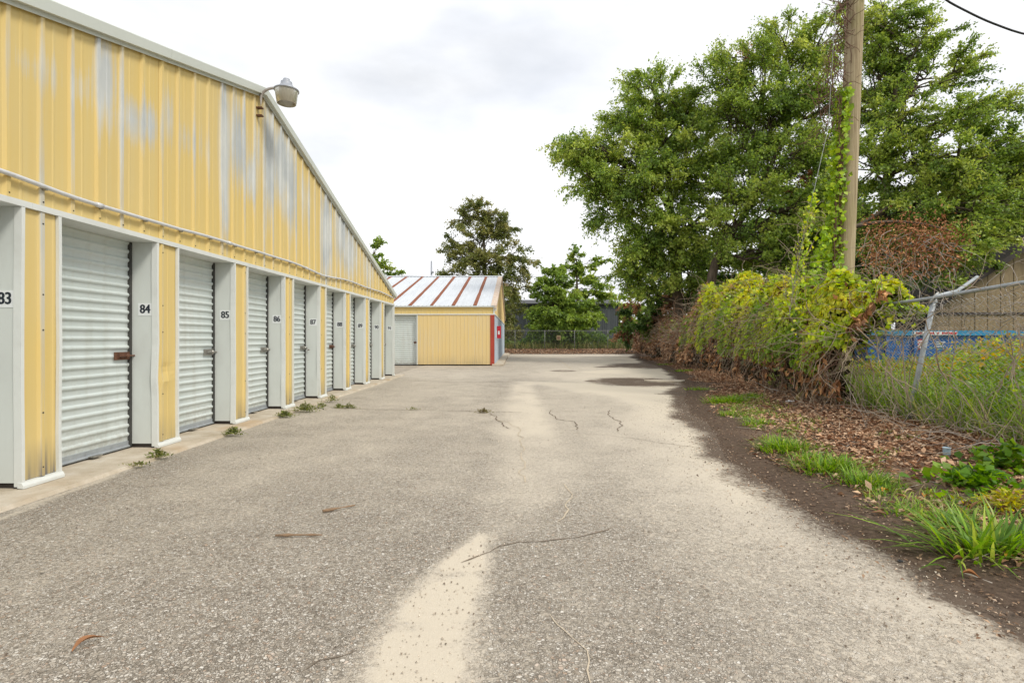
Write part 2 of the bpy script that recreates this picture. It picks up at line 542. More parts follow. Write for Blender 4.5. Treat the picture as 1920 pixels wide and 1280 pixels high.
def asphalt_mat():
    g = G('aggregate_asphalt')
    tc = g.n("ShaderNodeTexCoord")
    v = tc.outputs["Object"]
    warp = g.n("ShaderNodeTexNoise", {"Vector": v, "Scale": 38.0, "Detail": 2.0})
    vv = g.n("ShaderNodeMix", data_type='VECTOR')
    vv.inputs[0].default_value = 0.016
    g.set(vv.inputs[4], v); g.set(vv.inputs[5], warp.outputs["Color"])
    def stones(scale):
        vo = g.n("ShaderNodeTexVoronoi", {"Vector": vv.outputs[1], "Scale": scale}, feature='F1')
        ve = g.n("ShaderNodeTexVoronoi", {"Vector": vv.outputs[1], "Scale": scale}, feature='DISTANCE_TO_EDGE')
        hs = g.n("ShaderNodeSeparateColor", {"Color": vo.outputs["Color"]})
        st = g.ramp(hs.outputs[0], [(0.0, (0.19, 0.16, 0.125)), (0.3, (0.36, 0.315, 0.255)), (0.6, (0.50, 0.445, 0.37)), (0.9, (0.61, 0.56, 0.485)), (1.0, (0.74, 0.70, 0.63))])
        st = g.mix(g.ramp(hs.outputs[1], [(0.87, 0.0), (0.95, 0.45)]), st, (0.48, 0.30, 0.19))
        gp = g.math('MAXIMUM', g.ramp(ve.outputs["Distance"], [(0.0, 1.0), (0.13, 0.0)]), g.ramp(hs.outputs[2], [(0.12, 1.0), (0.2, 0.0)]))
        return g.mix(g.math('MULTIPLY', gp, 0.85), st, (0.125, 0.10, 0.075)), gp
    ca, ga = stones(62.0)
    cb, gb = stones(100.0)
    pick = g.ramp(g.noise(v, 21.0, 3, 0.6), [(0.46, 0.0), (0.52, 1.0)])
    c = g.mix(pick, ca, cb)
    gapm = g.n("ShaderNodeMix", data_type='FLOAT')
    g.set(gapm.inputs[0], pick); g.set(gapm.inputs[2], ga); g.set(gapm.inputs[3], gb)
    gap = gapm.outputs[0]
    tone = g.noise(v, 0.55, 4, 0.6)
    c = g.mix(g.ramp(tone, [(0.35, 0.0), (0.65, 0.22)]), c, (0.40, 0.355, 0.29))
    # sandy dust in the surface, plus far paleness painted in for the grazing view
    fine = g.noise(v, 30.0, 5, 0.7)
    mid = g.noise(v, 2.2, 5, 0.6)
    sand = g.attr("sand")
    sf = g.math('ADD', g.math('MULTIPLY', sand, 1.25), g.math('ADD', g.math('MULTIPLY', g.math('SUBTRACT', fine, 0.5), 1.25), g.math('ADD', g.math('MULTIPLY', g.math('SUBTRACT', gap, .25), 0.42), g.math('MULTIPLY', g.math('SUBTRACT', mid, 0.5), 0.75))))
    sandc = g.ramp(g.noise(v, 90.0, 3, 0.7), [(0.3, (0.46, 0.40, 0.315)), (0.7, (0.62, 0.555, 0.455))])
    sandc = g.mix(g.ramp(sand, [(0.72, 0.0), (0.95, 1.0)]), sandc, (0.60, 0.53, 0.42))
    sfac = g.ramp(sf, [(0.25, 0.0), (1.05, 0.93)])
    c = g.mix(sfac, c, sandc)
    # dark damp soil washed over the edge
    dirt = g.attr("dirt")
    df = g.math('ADD', dirt, g.math('ADD', g.math('MULTIPLY', g.math('SUBTRACT', fine, 0.5), 1.0), g.math('MULTIPLY', g.math('SUBTRACT', mid, 0.5), 0.9)))
    dirtc = g.ramp(g.noise(v, 45.0, 4, 0.7), [(0.3, (0.055, 0.036, 0.024)), (0.7, (0.125, 0.085, 0.058))])
    dfac = g.ramp(df, [(0.38, 0.0), (0.74, 0.95)])
    c = g.mix(dfac, c, dirtc)
    # dark specks
    sp = g.noise(v, 16.0, 2, 0.5)
    c = g.mix(g.ramp(sp, [(0.75, 0.0), (0.78, 0.7)]), c, (0.05, 0.04, 0.03))
    h = g.math('MULTIPLY', g.math('SUBTRACT', 1.0, gap), g.math('SUBTRACT', 1.0, sfac))
    g.bump(h, 0.8, 0.008)
    return g.fin(c, 0.85, 0, 0.25)


M['asphalt'] = asphalt_mat()


def soil_mat():
    g = G('soil_and_litter')
    v = g.coord("Object")
    n = g.noise(v, 0.9, 6, 0.65)
    f = g.noise(v, 26.0, 5, 0.7)
    c = g.ramp(f, [(0.3, (0.070, 0.048, 0.034)), (0.55, (0.16, 0.112, 0.080)), (0.75, (0.29, 0.21, 0.15))])
    c = g.mix(g.ramp(n, [(0.45, 0.0), (0.62, 0.6)]), c, (0.28, 0.185, 0.12))
    c = g.mix(g.math('MULTIPLY', g.attr('damp'), 0.85), c, g.ramp(f, [(0.3, (0.045, 0.030, 0.021)), (0.7, (0.125, 0.088, 0.062))]))
    far = g.attr("green")
    c = g.mix(g.math('MULTIPLY', far, g.ramp(g.noise(v, 3.0, 4), [(0.35, 0.3), (0.6, 1.0)])), c, (0.075, 0.11, 0.03))
    g.bump(f, 0.7, 0.02)
    return g.fin(c, 0.95, 0, 0.15)


M['soil'] = soil_mat()


def concrete_mat():
    g = G('sandy_concrete')
    v = g.coord("Object")
    n = g.noise(v, 3.0, 6, 0.65)
    f = g.noise(v, 40.0, 4, 0.7)
    c = g.ramp(n, [(0.3, (0.40, 0.33, 0.235)), (0.55, (0.54, 0.47, 0.37)), (0.75, (0.62, 0.57, 0.49))])
    c = g.mix(g.ramp(f, [(0.6, 0.0), (0.72, 0.5)]), c, (0.22, 0.15, 0.09))
    c = g.mix(g.ramp(g.noise(v, 1.1, 4), [(0.55, 0.0), (0.7, 0.5)]), c, (0.45, 0.30, 0.16))
    g.bump(f, 0.35, 0.006)
    return g.fin(c, 0.9, 0, 0.2)


M['concrete'] = concrete_mat()


def wire_alpha_mat():
    """chain link too far away to show single wires"""
    g = G('distant_chain_link')
    v = g.coord("Object", (1, 1, 1))
    sx = g.n("ShaderNodeSeparateXYZ", {"Vector": v})
    a = g.math('FRACT', g.math('MULTIPLY', g.math('ADD', sx.outputs[0], sx.outputs[2]), 14.0))
    b = g.math('FRACT', g.math('MULTIPLY', g.math('SUBTRACT', sx.outputs[0], sx.outputs[2]), 14.0))
    al = g.math('MAXIMUM', g.math('LESS_THAN', a, 0.05), g.math('LESS_THAN', b, 0.05))
    g.set(g.b.inputs["Alpha"], al)
    return g.fin((0.16, 0.16, 0.15), 0.6, 0.3)


M['guy'] = plain('dull_guy_wire', (0.30, 0.31, 0.30), 0.6, var=.2)
M['far_post'] = plain('weathered_post', (0.20, 0.20, 0.19), 0.7, var=.2)
M['far_wire'] = wire_alpha_mat()

# ------------------------------------------------------------------ ground, asphalt, cracks
_ey = np.array([-6, 0, 2.4, 3.3, 4.0, 5.0, 5.8, 7.0, 8.0, 10.3, 14, 19, 23, 27, 34, 40, 44, 60])
_ex = np.array([2.3, 2.3, 2.36, 2.30, 2.26, 2.24, 2.36, 2.62, 2.85, 3.35, 4.45, 5.7, 6.3, 6.7, 7.6, 9.0, 10, 12])


def edge_x(y):
    y = np.asarray(y, float)
    return np.interp(y, _ey, _ex) + 0.22 * (fbm(y * 0.9, y * 0 + 3.3, 3) - 0.5)


def fence_x(y):
    return 4.45 + 0.132 * np.asarray(y, float)


def gz(x, y):
    x, y = np.asarray(x, float), np.asarray(y, float)
    d = x - edge_x(y)
    z = -0.035 + 0.045 * sstep(-0.45, 0.15, d) + 0.13 * sstep(0.1, 3.0, d) + 0.05 * sstep(3, 9, d)
    z = z + 0.05 * (fbm(x * 1.3, y * 1.3, 4) - 0.5) * sstep(0.0, 0.8, d)
    z = z + 0.36 * sstep(41.0, 47.5, y) + 0.06 * (fbm(x * .6, y * .6, 3) - .5) * sstep(41.5, 44, y)
    return z


def grid_object(name, xs, ys, zf, mat, keep=None, attrs=None):
    X, Y = np.meshgrid(xs, ys)
    Z = zf(X, Y)
    V = np.stack([X, Y, Z], -1).reshape(-1, 3)
    nx, ny = len(xs), len(ys)
    i = (np.arange(ny - 1)[:, None] * nx + np.arange(nx - 1)[None]).ravel()
    Q = np.stack([i, i + 1, i + 1 + nx, i + nx], 1)
    if keep is not None:
        k = keep(X, Y).ravel()
        Q = Q[k[Q].all(1)]
    me = np_mesh(name, V, Q, mat, None, True)
    for an, fn in (attrs or {}).items():
        at = me.attributes.new(an, 'FLOAT', 'POINT')
        at.data.foreach_set("value", np.ascontiguousarray(fn(X, Y), np.float32).ravel())
    o = bpy.data.objects.new(name, me)
    return link(o)


xs = np.concatenate([[-900, -300, -120, -60, -30, -12, -5, 0], np.arange(1.4, 9.0, 0.09), np.arange(9.2, 16, 0.4), [18, 22, 28, 40, 70, 140, 300, 900]])
ys = np.concatenate([[-600, -120, -30, -8, -3], np.arange(0, 14, 0.11), np.arange(14.2, 50, 0.35), [52, 56, 62, 70, 90, 140, 300, 900, 2000]])
ground = grid_object("ground", xs, ys, gz, M['soil'], None,
                     {"damp": lambda X, Y: 1 - sstep(.15, 1.0, X - edge_x(Y) + .8 * (fbm(X * 1.1 + 3, Y * 1.1, 4) - .5)), "green": lambda X, Y: np.clip(sstep(0.5, 2.0, X - fence_x(Y)) + sstep(49, 52, Y) + (X < -6), 0, 1)})
tag(ground, kind="structure")


def seg_blob(X, Y, pts, w):
    """soft stroke along a world polyline; w half-widths"""
    out = np.zeros_like(X)
    for (a, b, wa, wb) in zip(pts[:-1], pts[1:], w[:-1], w[1:]):
        ax, ay = a; bx, by = b
        dx, dy = bx - ax, by - ay
        t = np.clip(((X - ax) * dx + (Y - ay) * dy) / (dx * dx + dy * dy + 1e-9), 0, 1)
        d = np.hypot(X - ax - t * dx, Y - ay - t * dy) / (wa + (wb - wa) * t)
        out = np.maximum(out, 1 - sstep(0.35, 1.45, d))
    return out


def sand_pale_attr(X, Y):
    s = 0.18 + 0.36 * sstep(2.2, 9, Y) + 0.14 * sstep(-0.6, 1.6, X) + 0.25 * (fbm(X * 1.7 + 40, Y * 0.9, 4) - .5)  # distance term paints in grazing-view paleness over patchy dust
    d = edge_x(Y) - X
    s += 0.46 * (1 - sstep(0.1, 1.9, d)) * (0.35 + 1.1 * fbm(X * 1.3, Y * 0.8, 3))
    s += 0.35 * (fbm(X * 0.45 + 5, Y * 0.22, 3) - 0.5)
    P = lambda *q: [tuple(pg(a, b)[:2]) for a, b in q]
    bl = seg_blob(X, Y, P((780, 1290), (800, 1190), (850, 1090), (885, 1030), (905, 1005)), [.25, .22, .19, .10, .05])
    s = np.maximum(s, (1.05 + .3 * (fbm(X * 9, Y * 9, 2) - .5)) * bl * (.42 + 1.15 * fbm(X * 6, Y * 6, 4)) + s * (1 - bl))
    s = s + 0.34 * seg_blob(X, Y, P((905, 1005), (1010, 900), (985, 800), (978, 720)), [.12, .45, .4, .3]) * (.3 + 1.3 * fbm(X * 2, Y * 1.1, 3))
    s = s + 0.35 * seg_blob(X, Y, P((980, 716), (1080, 722), (1180, 735), (1260, 750)), [.35, .8, 1.0, .9])
    s = s + .35 * seg_blob(X, Y, P((1120, 697), (1200, 695), (1240, 690)), [.6, 1.2, 1])
    s = np.maximum(s, 0.75 * seg_blob(X, Y, P((-40, 985), (300, 855), (520, 780), (735, 712)), [.05, .07, .10, .12]))
    return s


def ell(X, Y, cx, y0, y1, x0, x1):
    """soft world ellipse spanning photo rows y0..y1 and columns x0..x1"""
    Ya, Yb = pg(cx, y1)[1], pg(cx, y0)[1]
    Yc, ry = (Ya + Yb) / 2, (Yb - Ya) / 2
    Xa, Xb = (x0 - VX) / FPX * Yc, (x1 - VX) / FPX * Yc
    d = np.hypot((X - (Xa + Xb) / 2) / ((Xb - Xa) / 2), (Y - Yc) / ry)
    return 1 - sstep(.45, 1.25, d)


def dirt_attr(X, Y):
    d = edge_x(Y) - X
    wob = 0.95 * (fbm(X * 0.8 + 9, Y * 0.65, 5) - 0.5)
    s = 1.0 - sstep(-0.05, .78, d + wob * .9)
    s = np.maximum(s, 1 - sstep(.0, .30, d))
    P = lambda *q: [tuple(pg(a, b)[:2]) for a, b in q]
    s = np.maximum(s, 0.82 * ell(X, Y, 1190, 705, 728, 1085, 1300))
    s = np.maximum(s, 0.80 * ell(X, Y, 1200, 679, 693, 1120, 1300))
    s = np.maximum(s, 0.60 * ell(X, Y, 1050, 692, 698, 1020, 1090))
    s = np.maximum(s, 0.80 * seg_blob(X, Y, P((1110, 714), (1170, 716), (1230, 718), (1290, 722)), [.28, .55, .55, .6]))
    s = np.maximum(s, 0.78 * seg_blob(X, Y, P((1125, 688), (1170, 686), (1230, 684), (1270, 684)), [.4, .9, 1.1, 1.1]))
    s = np.maximum(s, 0.55 * seg_blob(X, Y, P((1290, 745), (1230, 737)), [.25, .1]))
    s = np.maximum(s, 0.62 * seg_blob(X, Y, P((1600, 995), (1650, 1010), (1700, 1035)), [.05, .10, .04]))
    s = np.maximum(s, 0.60 * seg_blob(X, Y, P((1530, 930), (1600, 965), (1680, 1010)), [.05, .08, .05]))
    return s


xs = np.concatenate([np.arange(-4.30, 7.0, 0.07), np.arange(7.0, 12.0, 0.2)])
ys = np.concatenate([np.arange(-4.0, 1.2, 0.3), np.arange(1.2, 9, 0.055), np.arange(9, 20, 0.14), np.arange(20, 43.6, 0.35)])
asphalt = grid_object("asphalt", xs, ys, lambda X, Y: 0.012 * (fbm(X * .5, Y * .5, 2) - .5) - 0.006, M['asphalt'],
                      lambda X, Y: (X < edge_x(Y) + 0.25) & (Y < 42.6 + 0.8 * (fbm(X * .8, X * 0 + 2, 3) - .5)), {"sand": sand_pale_attr, "dirt": dirt_attr})
tag(asphalt, kind="structure")
xs = np.array([-40., -4.2]); ys = np.array([17.0, 43.0])
side_yard = grid_object("side_yard_asphalt", np.linspace(-40, -4.31, 40), np.linspace(17.5, 24.6, 20), lambda X, Y: X * 0 - 0.006, M['asphalt'], None,
                        {"sand": lambda X, Y: 0.35 + 0 * X, "dirt": lambda X, Y: 0 * X})
tag(side_yard, kind="structure")

M['crack'] = plain('crack_soil', (0.16, 0.12, 0.085), 0.95, var=0.4, scale=8.0, dirt=(0.36, 0.28, 0.18), dirt_amt=0.6)
M['crack_sand'] = plain('sand_filled_crack', (0.50, 0.42, 0.31), 0.95, var=0.25, scale=8.0)


def crack(pts, w, mat='crack', wob=0.025):
    W = [pg(a, b)[:2] for a, b in pts]
    seg = []
    for a, b in zip(W[:-1], W[1:]):
        n = max(2, int(np.hypot(*(b - a)) / 0.05))
        for i in range(n): seg.append(a + (b - a) * i / n)
    seg.append(W[-1]); seg = np.array(seg)
    o1 = fbm(seg[:, 0] * 4, seg[:, 1] * 4, 3) - .5; o2 = fbm(seg[:, 0] * 4 + 50, seg[:, 1] * 4, 3) - .5
    seg = seg + np.stack([o1, o2], 1) * wob * 6
    T = nrm(np.gradient(seg, axis=0)); S = np.stack([-T[:, 1], T[:, 0]], 1)
    ww = 0.65 * w * (0.25 + 1.3 * fbm(seg[:, 0] * 9, seg[:, 1] * 9 + 7, 2))
    ww[0] = ww[-1] = 0.001
    z = 0.012 * (fbm(seg[:, 0] * .5, seg[:, 1] * .5, 2) - .5) - 0.006 + 0.004
    m = MB()
    Lp, Rp = seg + S * ww[:, None], seg - S * ww[:, None]
    for i in range(len(seg) - 1):
        m.poly([(*Lp[i], z[i]), (*Rp[i], z[i]), (*Rp[i + 1], z[i + 1]), (*Lp[i + 1], z[i + 1])])
    m.build("crack", M[mat], asphalt)


for pts, w, mt in [
    ([(560, 1275), (610, 1240), (665, 1215)], 0.006, 'crack'),
    ([(1025, 1148), (1060, 1185), (1095, 1215), (1112, 1280)], 0.005, 'crack_sand'),
    ([(880, 1050), (940, 1024), (975, 1018), (1030, 1008), (1085, 1005), (1140, 985)], 0.008, 'crack'),
    ([(1035, 975), (1062, 955), (1070, 925), (1062, 905)], 0.008, 'crack_sand'),
    ([(985, 905), (978, 850), (975, 800), (935, 785)], 0.012, 'crack_sand'),
    ([(640, 764), (720, 768), (800, 768), (900, 771), (985, 772)], 0.014, 'crack'),
    ([(925, 775), (935, 790), (955, 803)], 0.014, 'crack'),
    ([(1030, 768), (1045, 785), (1080, 790), (1085, 805)], 0.013, 'crack'),
    ([(1140, 768), (1150, 785), (1172, 798), (1155, 808)], 0.013, 'crack'),
    ([(1080, 810), (1180, 820), (1280, 834), (1330, 838)], 0.006, 'crack'),
    ([(735, 712), (850, 716), (960, 716)], 0.02, 'crack'),
    ([(745, 694), (850, 692), (940, 690)], 0.03, 'crack'),
    ([(1045, 672), (1070, 690)], 0.05, 'crack_sand'),
    ([(200, 905), (280, 912), (330, 906)], 0.004, 'crack'),
    ([(0, 1025), (15, 1018)], 0.006, 'crack'),
]:
    crack(pts, w, mt)

# ------------------------------------------------------------------ the near storage building
WX = -4.05                  # wall plane
RY, RZ, SL = 8.44, 5.21, 0.277   # ridge position, rake top height, slope
Y0, Y1 = -0.62, 17.46
PITCH, PIER, HEAD = 1.632, 0.385, 2.32
PY0 = 4.32


def roof_z(y): return RZ - SL * abs(y - RY)


bA = thing("storage_building", (WX, RY, 0), "long yellow ribbed metal storage building with numbered roll-up doors on the left", "building")


def wall_y(pxx): return -WX * FPX / (VX - pxx)


FADE = [(50, 120, 24, 34, .55), (95, 140, 22, 44, .6), (150, 165, 10, 40, .65), (198, 150, 20, 85, 1.0), (205, 210, 18, 50, .7), (250, 225, 18, 42, .9), (280, 232, 16, 40, .95),
        (318, 225, 10, 60, .75), (350, 262, 14, 34, .6), (378, 280, 10, 40, .5), (420, 290, 9, 170, 1.1), (421, 400, 9, 60, .9), (448, 270, 20, 80, .9), (470, 330, 14, 45, .9), (482, 280, 8, 60, .7),
        (504, 290, 11, 130, 1.0), (530, 310, 20, 70, 1.1), (546, 350, 8, 90, 1.0), (535, 380, 12, 40, .8), (572, 370, 15, 60, .55), (612, 440, 10, 90, 1.1), (640, 430, 16, 70, .9), (655, 470, 16, 50, .9), (690, 500, 16, 45, .6), (615, 515, 20, 20, .5)]
FW = []
for (a, b, rx, ry, s) in FADE:
    y = wall_y(a); sc = (VX - a) / -WX
    FW.append((y, CAMZ + (VY - b) / sc, 0.5 * (wall_y(a + rx) - wall_y(a - rx)), ry / sc, s))


def fade_at(y, z):
    f = 0
    for (by, bz, ry, rz_, s) in FW:
        f = max(f, s * math.exp(-0.5 * (((y - by) / ry) ** 2 + ((z - bz) / rz_) ** 2) * 1.3))
    return f


RIB0, RIBP = 4.525, 0.3056


def rib_profile(ya, yb, first_full=True):
    """(y, dx, crest) points of the ribbed sheet between ya and yb"""
    pts = [(ya, 0.0, 0)]
    n0 = int(math.floor((ya - RIB0) / RIBP)); n1 = int(math.ceil((yb - RIB0) / RIBP))
    for n in range(n0, n1 + 1):
        c = RIB0 + n * RIBP
        for off, dx, cr in ((-.034, 0, 0), (-.017, .024, 1), (.017, .024, 1), (.034, 0, 0), (.034 + .079, 0, 0), (.034 + .087, .004, 0), (.034 + .103, .004, 0), (.034 + .111, 0, 0)):
            y = c + off
            if ya + 1e-3 < y < yb - 1e-3: pts.append((y, dx, cr))
    pts.append((yb, 0.0, 0))
    return pts


def ribbed_panel(name, ya, yb, z0, ztop, x, parent, mat, fade=True, grime=0.0, rows=14, ripple=0.0, bulge=None):
    prof = rib_profile(ya, yb)
    V, F, FA, GR = [], [], [], []
    k = len(prof)
    for r in range(rows + 1):
        t = r / rows
        for (y, dx, cr) in prof:
            zt = ztop(y) if callable(ztop) else ztop
            z = z0 + (zt - z0) * t
            bx = 0
            if bulge: bx = bulge(y, z)
            wx = x + dx + bx + ripple * (vn(y * 2.2, z * 1.1) - .5)
            V.append((wx, y, z))
            FA.append((fade_at(y, z) if fade else 0) + (0.40 * (0.5 + 0.9 * vn(y * 3.3, z * 0.9)) * (1.35 if y < 5.6 else .8) if cr else 0))
            GR.append(grime * max(0, 1 - (z - z0) / 0.32) * (0.2 + 1.3 * vn(y * 9, z * 2)))
    for r in range(rows):
        for i in range(k - 1):
            a = r * k + i
            F.append((a, a + 1, a + 1 + k, a + k))
    me = bpy.data.meshes.new(name)
    me.from_pydata(V, [], F)
    for an, vals in (("fade", FA), ("grime", GR)):
        at = me.attributes.new(an, 'FLOAT', 'POINT'); at.data.foreach_set("value", vals)
    me.materials.append(mat); me.update()
    return link(bpy.data.objects.new(name, me), parent)


idx = [-17, -14, -11, -8, -5, -2, 2, 5, 9, 13, 17, 21, 25, 29, 33, 37, 41]
bounds = [Y0] + [RIB0 + i * RIBP for i in idx if Y0 + .2 < RIB0 + i * RIBP < Y1 - .2] + [Y1 - 0.06]
for i, (a, b) in enumerate(zip(bounds[:-1], bounds[1:])):
    cuts = [a] + ([RY] if a < RY < b else []) + [b]
    ribbed_panel("wall_panel", max(Y0, a - 0.038), min(b + 0.038, Y1 - .06), HEAD + 0.045, lambda y: roof_z(y) - 0.135, WX + 0.0022 * (i % 2), bA, M['yellow'], True, 0, 18, 0.008)

# backing wall behind the ribbed sheets, end walls, roof
m = MB()
m.poly([(WX - .02, Y0, HEAD + .04), (WX - .02, Y1, HEAD + .04), (WX - .02, Y1, roof_z(Y1) - .15), (WX - .02, RY, RZ - .15), (WX - .02, Y0, roof_z(Y0) - .15)])
m.build("wall_backing", M['yellow'], bA)
m = MB()
m.box((-30, Y1 - .10, 0.05), (WX - .30, Y1 - .02, roof_z(Y1) - .16))
m.build("end_wall", M['yellow_pale'], bA)
m = MB()
m.box((-30, Y0 + .02, 0.05), (WX - .30, Y0 + .10, roof_z(Y0) - .16))
m.build("end_wall", M['yellow_pale'], bA)
for s, (ya, yb) in (("a", (Y0 - .1, RY)), ("b", (RY, Y1 + .1))):
    za, zb = roof_z(ya), roof_z(yb)
    m = MB()
    m.prism([(WX - .02, ya, za - .05), (WX - .02, yb, zb - .05), (WX - .02, yb, zb - .11), (WX - .02, ya, za - .11)], (-26, 0, 0))
    m.build("roof_slope", M['roof_white'], bA)

# rake trim in lengths, with its lower lip
for ya, yb in ((Y0 - .08, 2.6), (2.604, 6.11), (6.114, RY), (RY, 11.6), (11.604, 14.7), (14.704, Y1 + .08)):
    za, zb = roof_z(ya), roof_z(yb)
    m = MB()
    m.prism([(WX - .03, ya, za - .03), (WX + .085, ya, za), (WX + .095, ya, za - .012), (WX + .085, ya, za - .115), (WX - .03, ya, za - .115)],
            (0, yb - ya, zb - za))
    m.prism([(WX - .03, ya, za - .1155), (WX + .040, ya, za - .1155), (WX + .040, ya, za - .155), (WX + .034, ya, za - .155), (WX + .034, ya, za - .125), (WX - .03, ya, za - .125)],
            (0, yb - ya, zb - za))
    m.build("rake_trim", M['rake'], bA)
m = MB()
m.box((WX - .02, RY - .16, RZ - .004), (WX + .09, RY + .16, RZ + .002))
# header trim along the openings, with soffit behind it
cuts = [Y0, 1.2, 4.42, 7.5, 10.6, 13.7, Y1]
for ya, yb in zip(cuts[:-1], cuts[1:]):
    m = MB()
    m.prism([(WX + .034, ya + .001, HEAD), (WX + .034, ya + .001, HEAD + .050), (WX - .012, ya + .001, HEAD + .058), (WX - .30, ya + .001, HEAD + .058), (WX - .30, ya + .001, HEAD)], (0, yb - ya - .002, 0))
    m.build("header_trim", M['white'], bA)
# conduit
cp = [(-60, 307), (0, 325), (120, 366), (225, 397), (330, 431), (420, 455), (480, 471), (540, 492), (600, 515), (640, 524), (690, 540), (734, 557)]
pts = []
for a, b in cp:
    y = wall_y(a)
    pts.append((WX + .052, y, CAMZ + (VY - b) * y / FPX))
pts = np.array([(WX + .052, Y0 + .1, 2.56), (WX + .052, 2.2, 2.53)] + pts)
yy = np.linspace(pts[0, 1], pts[-1, 1], 120)
cpts = np.stack([np.full(120, WX + .048), yy, np.interp(yy, pts[:, 1], pts[:, 2]) + 0.012 * np.sin(yy * 2.1)], 1)
cond = MB().tube(cpts, 0.019, 12).build("conduit", M['conduit'], bA, True)
for yc in (5.07, 7.38, 10.1, 13.2):
    zc = float(np.interp(yc, cpts[:, 1], cpts[:, 2])); z2 = float(np.interp(yc + .07, cpts[:, 1], cpts[:, 2]))
    MB().tube([(WX + .048, yc, zc), (WX + .048, yc + .07, z2)], 0.025, 12).build("coupling", M['conduit'], cond, True)
for n in range(0, 42, 2):
    y = RIB0 + n * RIBP
    if y > Y1 - .3: break
    z = float(np.interp(y, cpts[:, 1], cpts[:, 2]))
    MB().box((WX + .020, y - .008, z - .030), (WX + .062, y + .008, z - .014)).build("strap", M['latch_steel'], cond)


# screw heads at the foot of the ribs: one shared mesh
def screw_mesh():
    return MB().lathe((0, 0, 0), [(0.0, 0.006), (0.005, 0.005), (0.008, 0.0)], 6, ax=Matrix.Rotation(R(90), 3, 'Y')).mesh("screw", M['dark_trim'])


SCREW = screw_mesh()


def screw(x, y, z, parent):
    o = bpy.data.objects.new("screw", SCREW); o.location = (x, y, z); link(o, parent)


for n in range(-2, 42):
    y = RIB0 + n * RIBP
    if y < Y1 - .2: screw(WX + .024 + .002, y + .004, HEAD + .085, bA)


def text_mesh(body, size, bold=0.0, xs=0.8):
    cu = bpy.data.curves.new("t", 'FONT')
    cu.body = body; cu.size = size; cu.align_x = 'CENTER'; cu.align_y = 'CENTER'; cu.offset = bold
    o = bpy.data.objects.new("t", cu); COL.objects.link(o)
    dg = bpy.context.evaluated_depsgraph_get()
    me = bpy.data.meshes.new_from_object(o.evaluated_get(dg))
    V = np.array([v.co[:] for v in me.vertices]); V[:, 0] *= xs
    F = [tuple(p.vertices) for p in me.polygons]
    bpy.data.objects.remove(o); bpy.data.curves.remove(cu)
    return V, F


# door curtain pieces (shared meshes)
DW = PITCH - PIER            # opening width
SP = 0.0965                  # slat pitch


def slat_mesh(w, pitch, axis='y'):
    m = MB()
    prof = []
    for t, d in ((0, 0), (.10, .001), (.42, .001), (.50, .006), (.58, .014), (.68, .019), (.76, .020), (.84, .018), (.92, .010), (1.0, 0)):
        prof.append((d, t * pitch))
    if axis == 'y':
        m.sheet([(d, -w / 2, z) for d, z in prof], (0, w, 0))
    else:
        m.sheet([(-w / 2, -d, z) for d, z in prof], (w, 0, 0))
    return m.mesh("slat", M['slat'], True)


SLAT = slat_mesh(DW - .012, SP)
NSL = int((HEAD - 0.10) / SP) + 1
LATCHES = {0: 'latch_rust', 1: 'latch_steel', 2: 'latch_rust', 3: 'latch_steel', 4: 'latch_rust'}
DX = WX - 0.285              # curtain plane

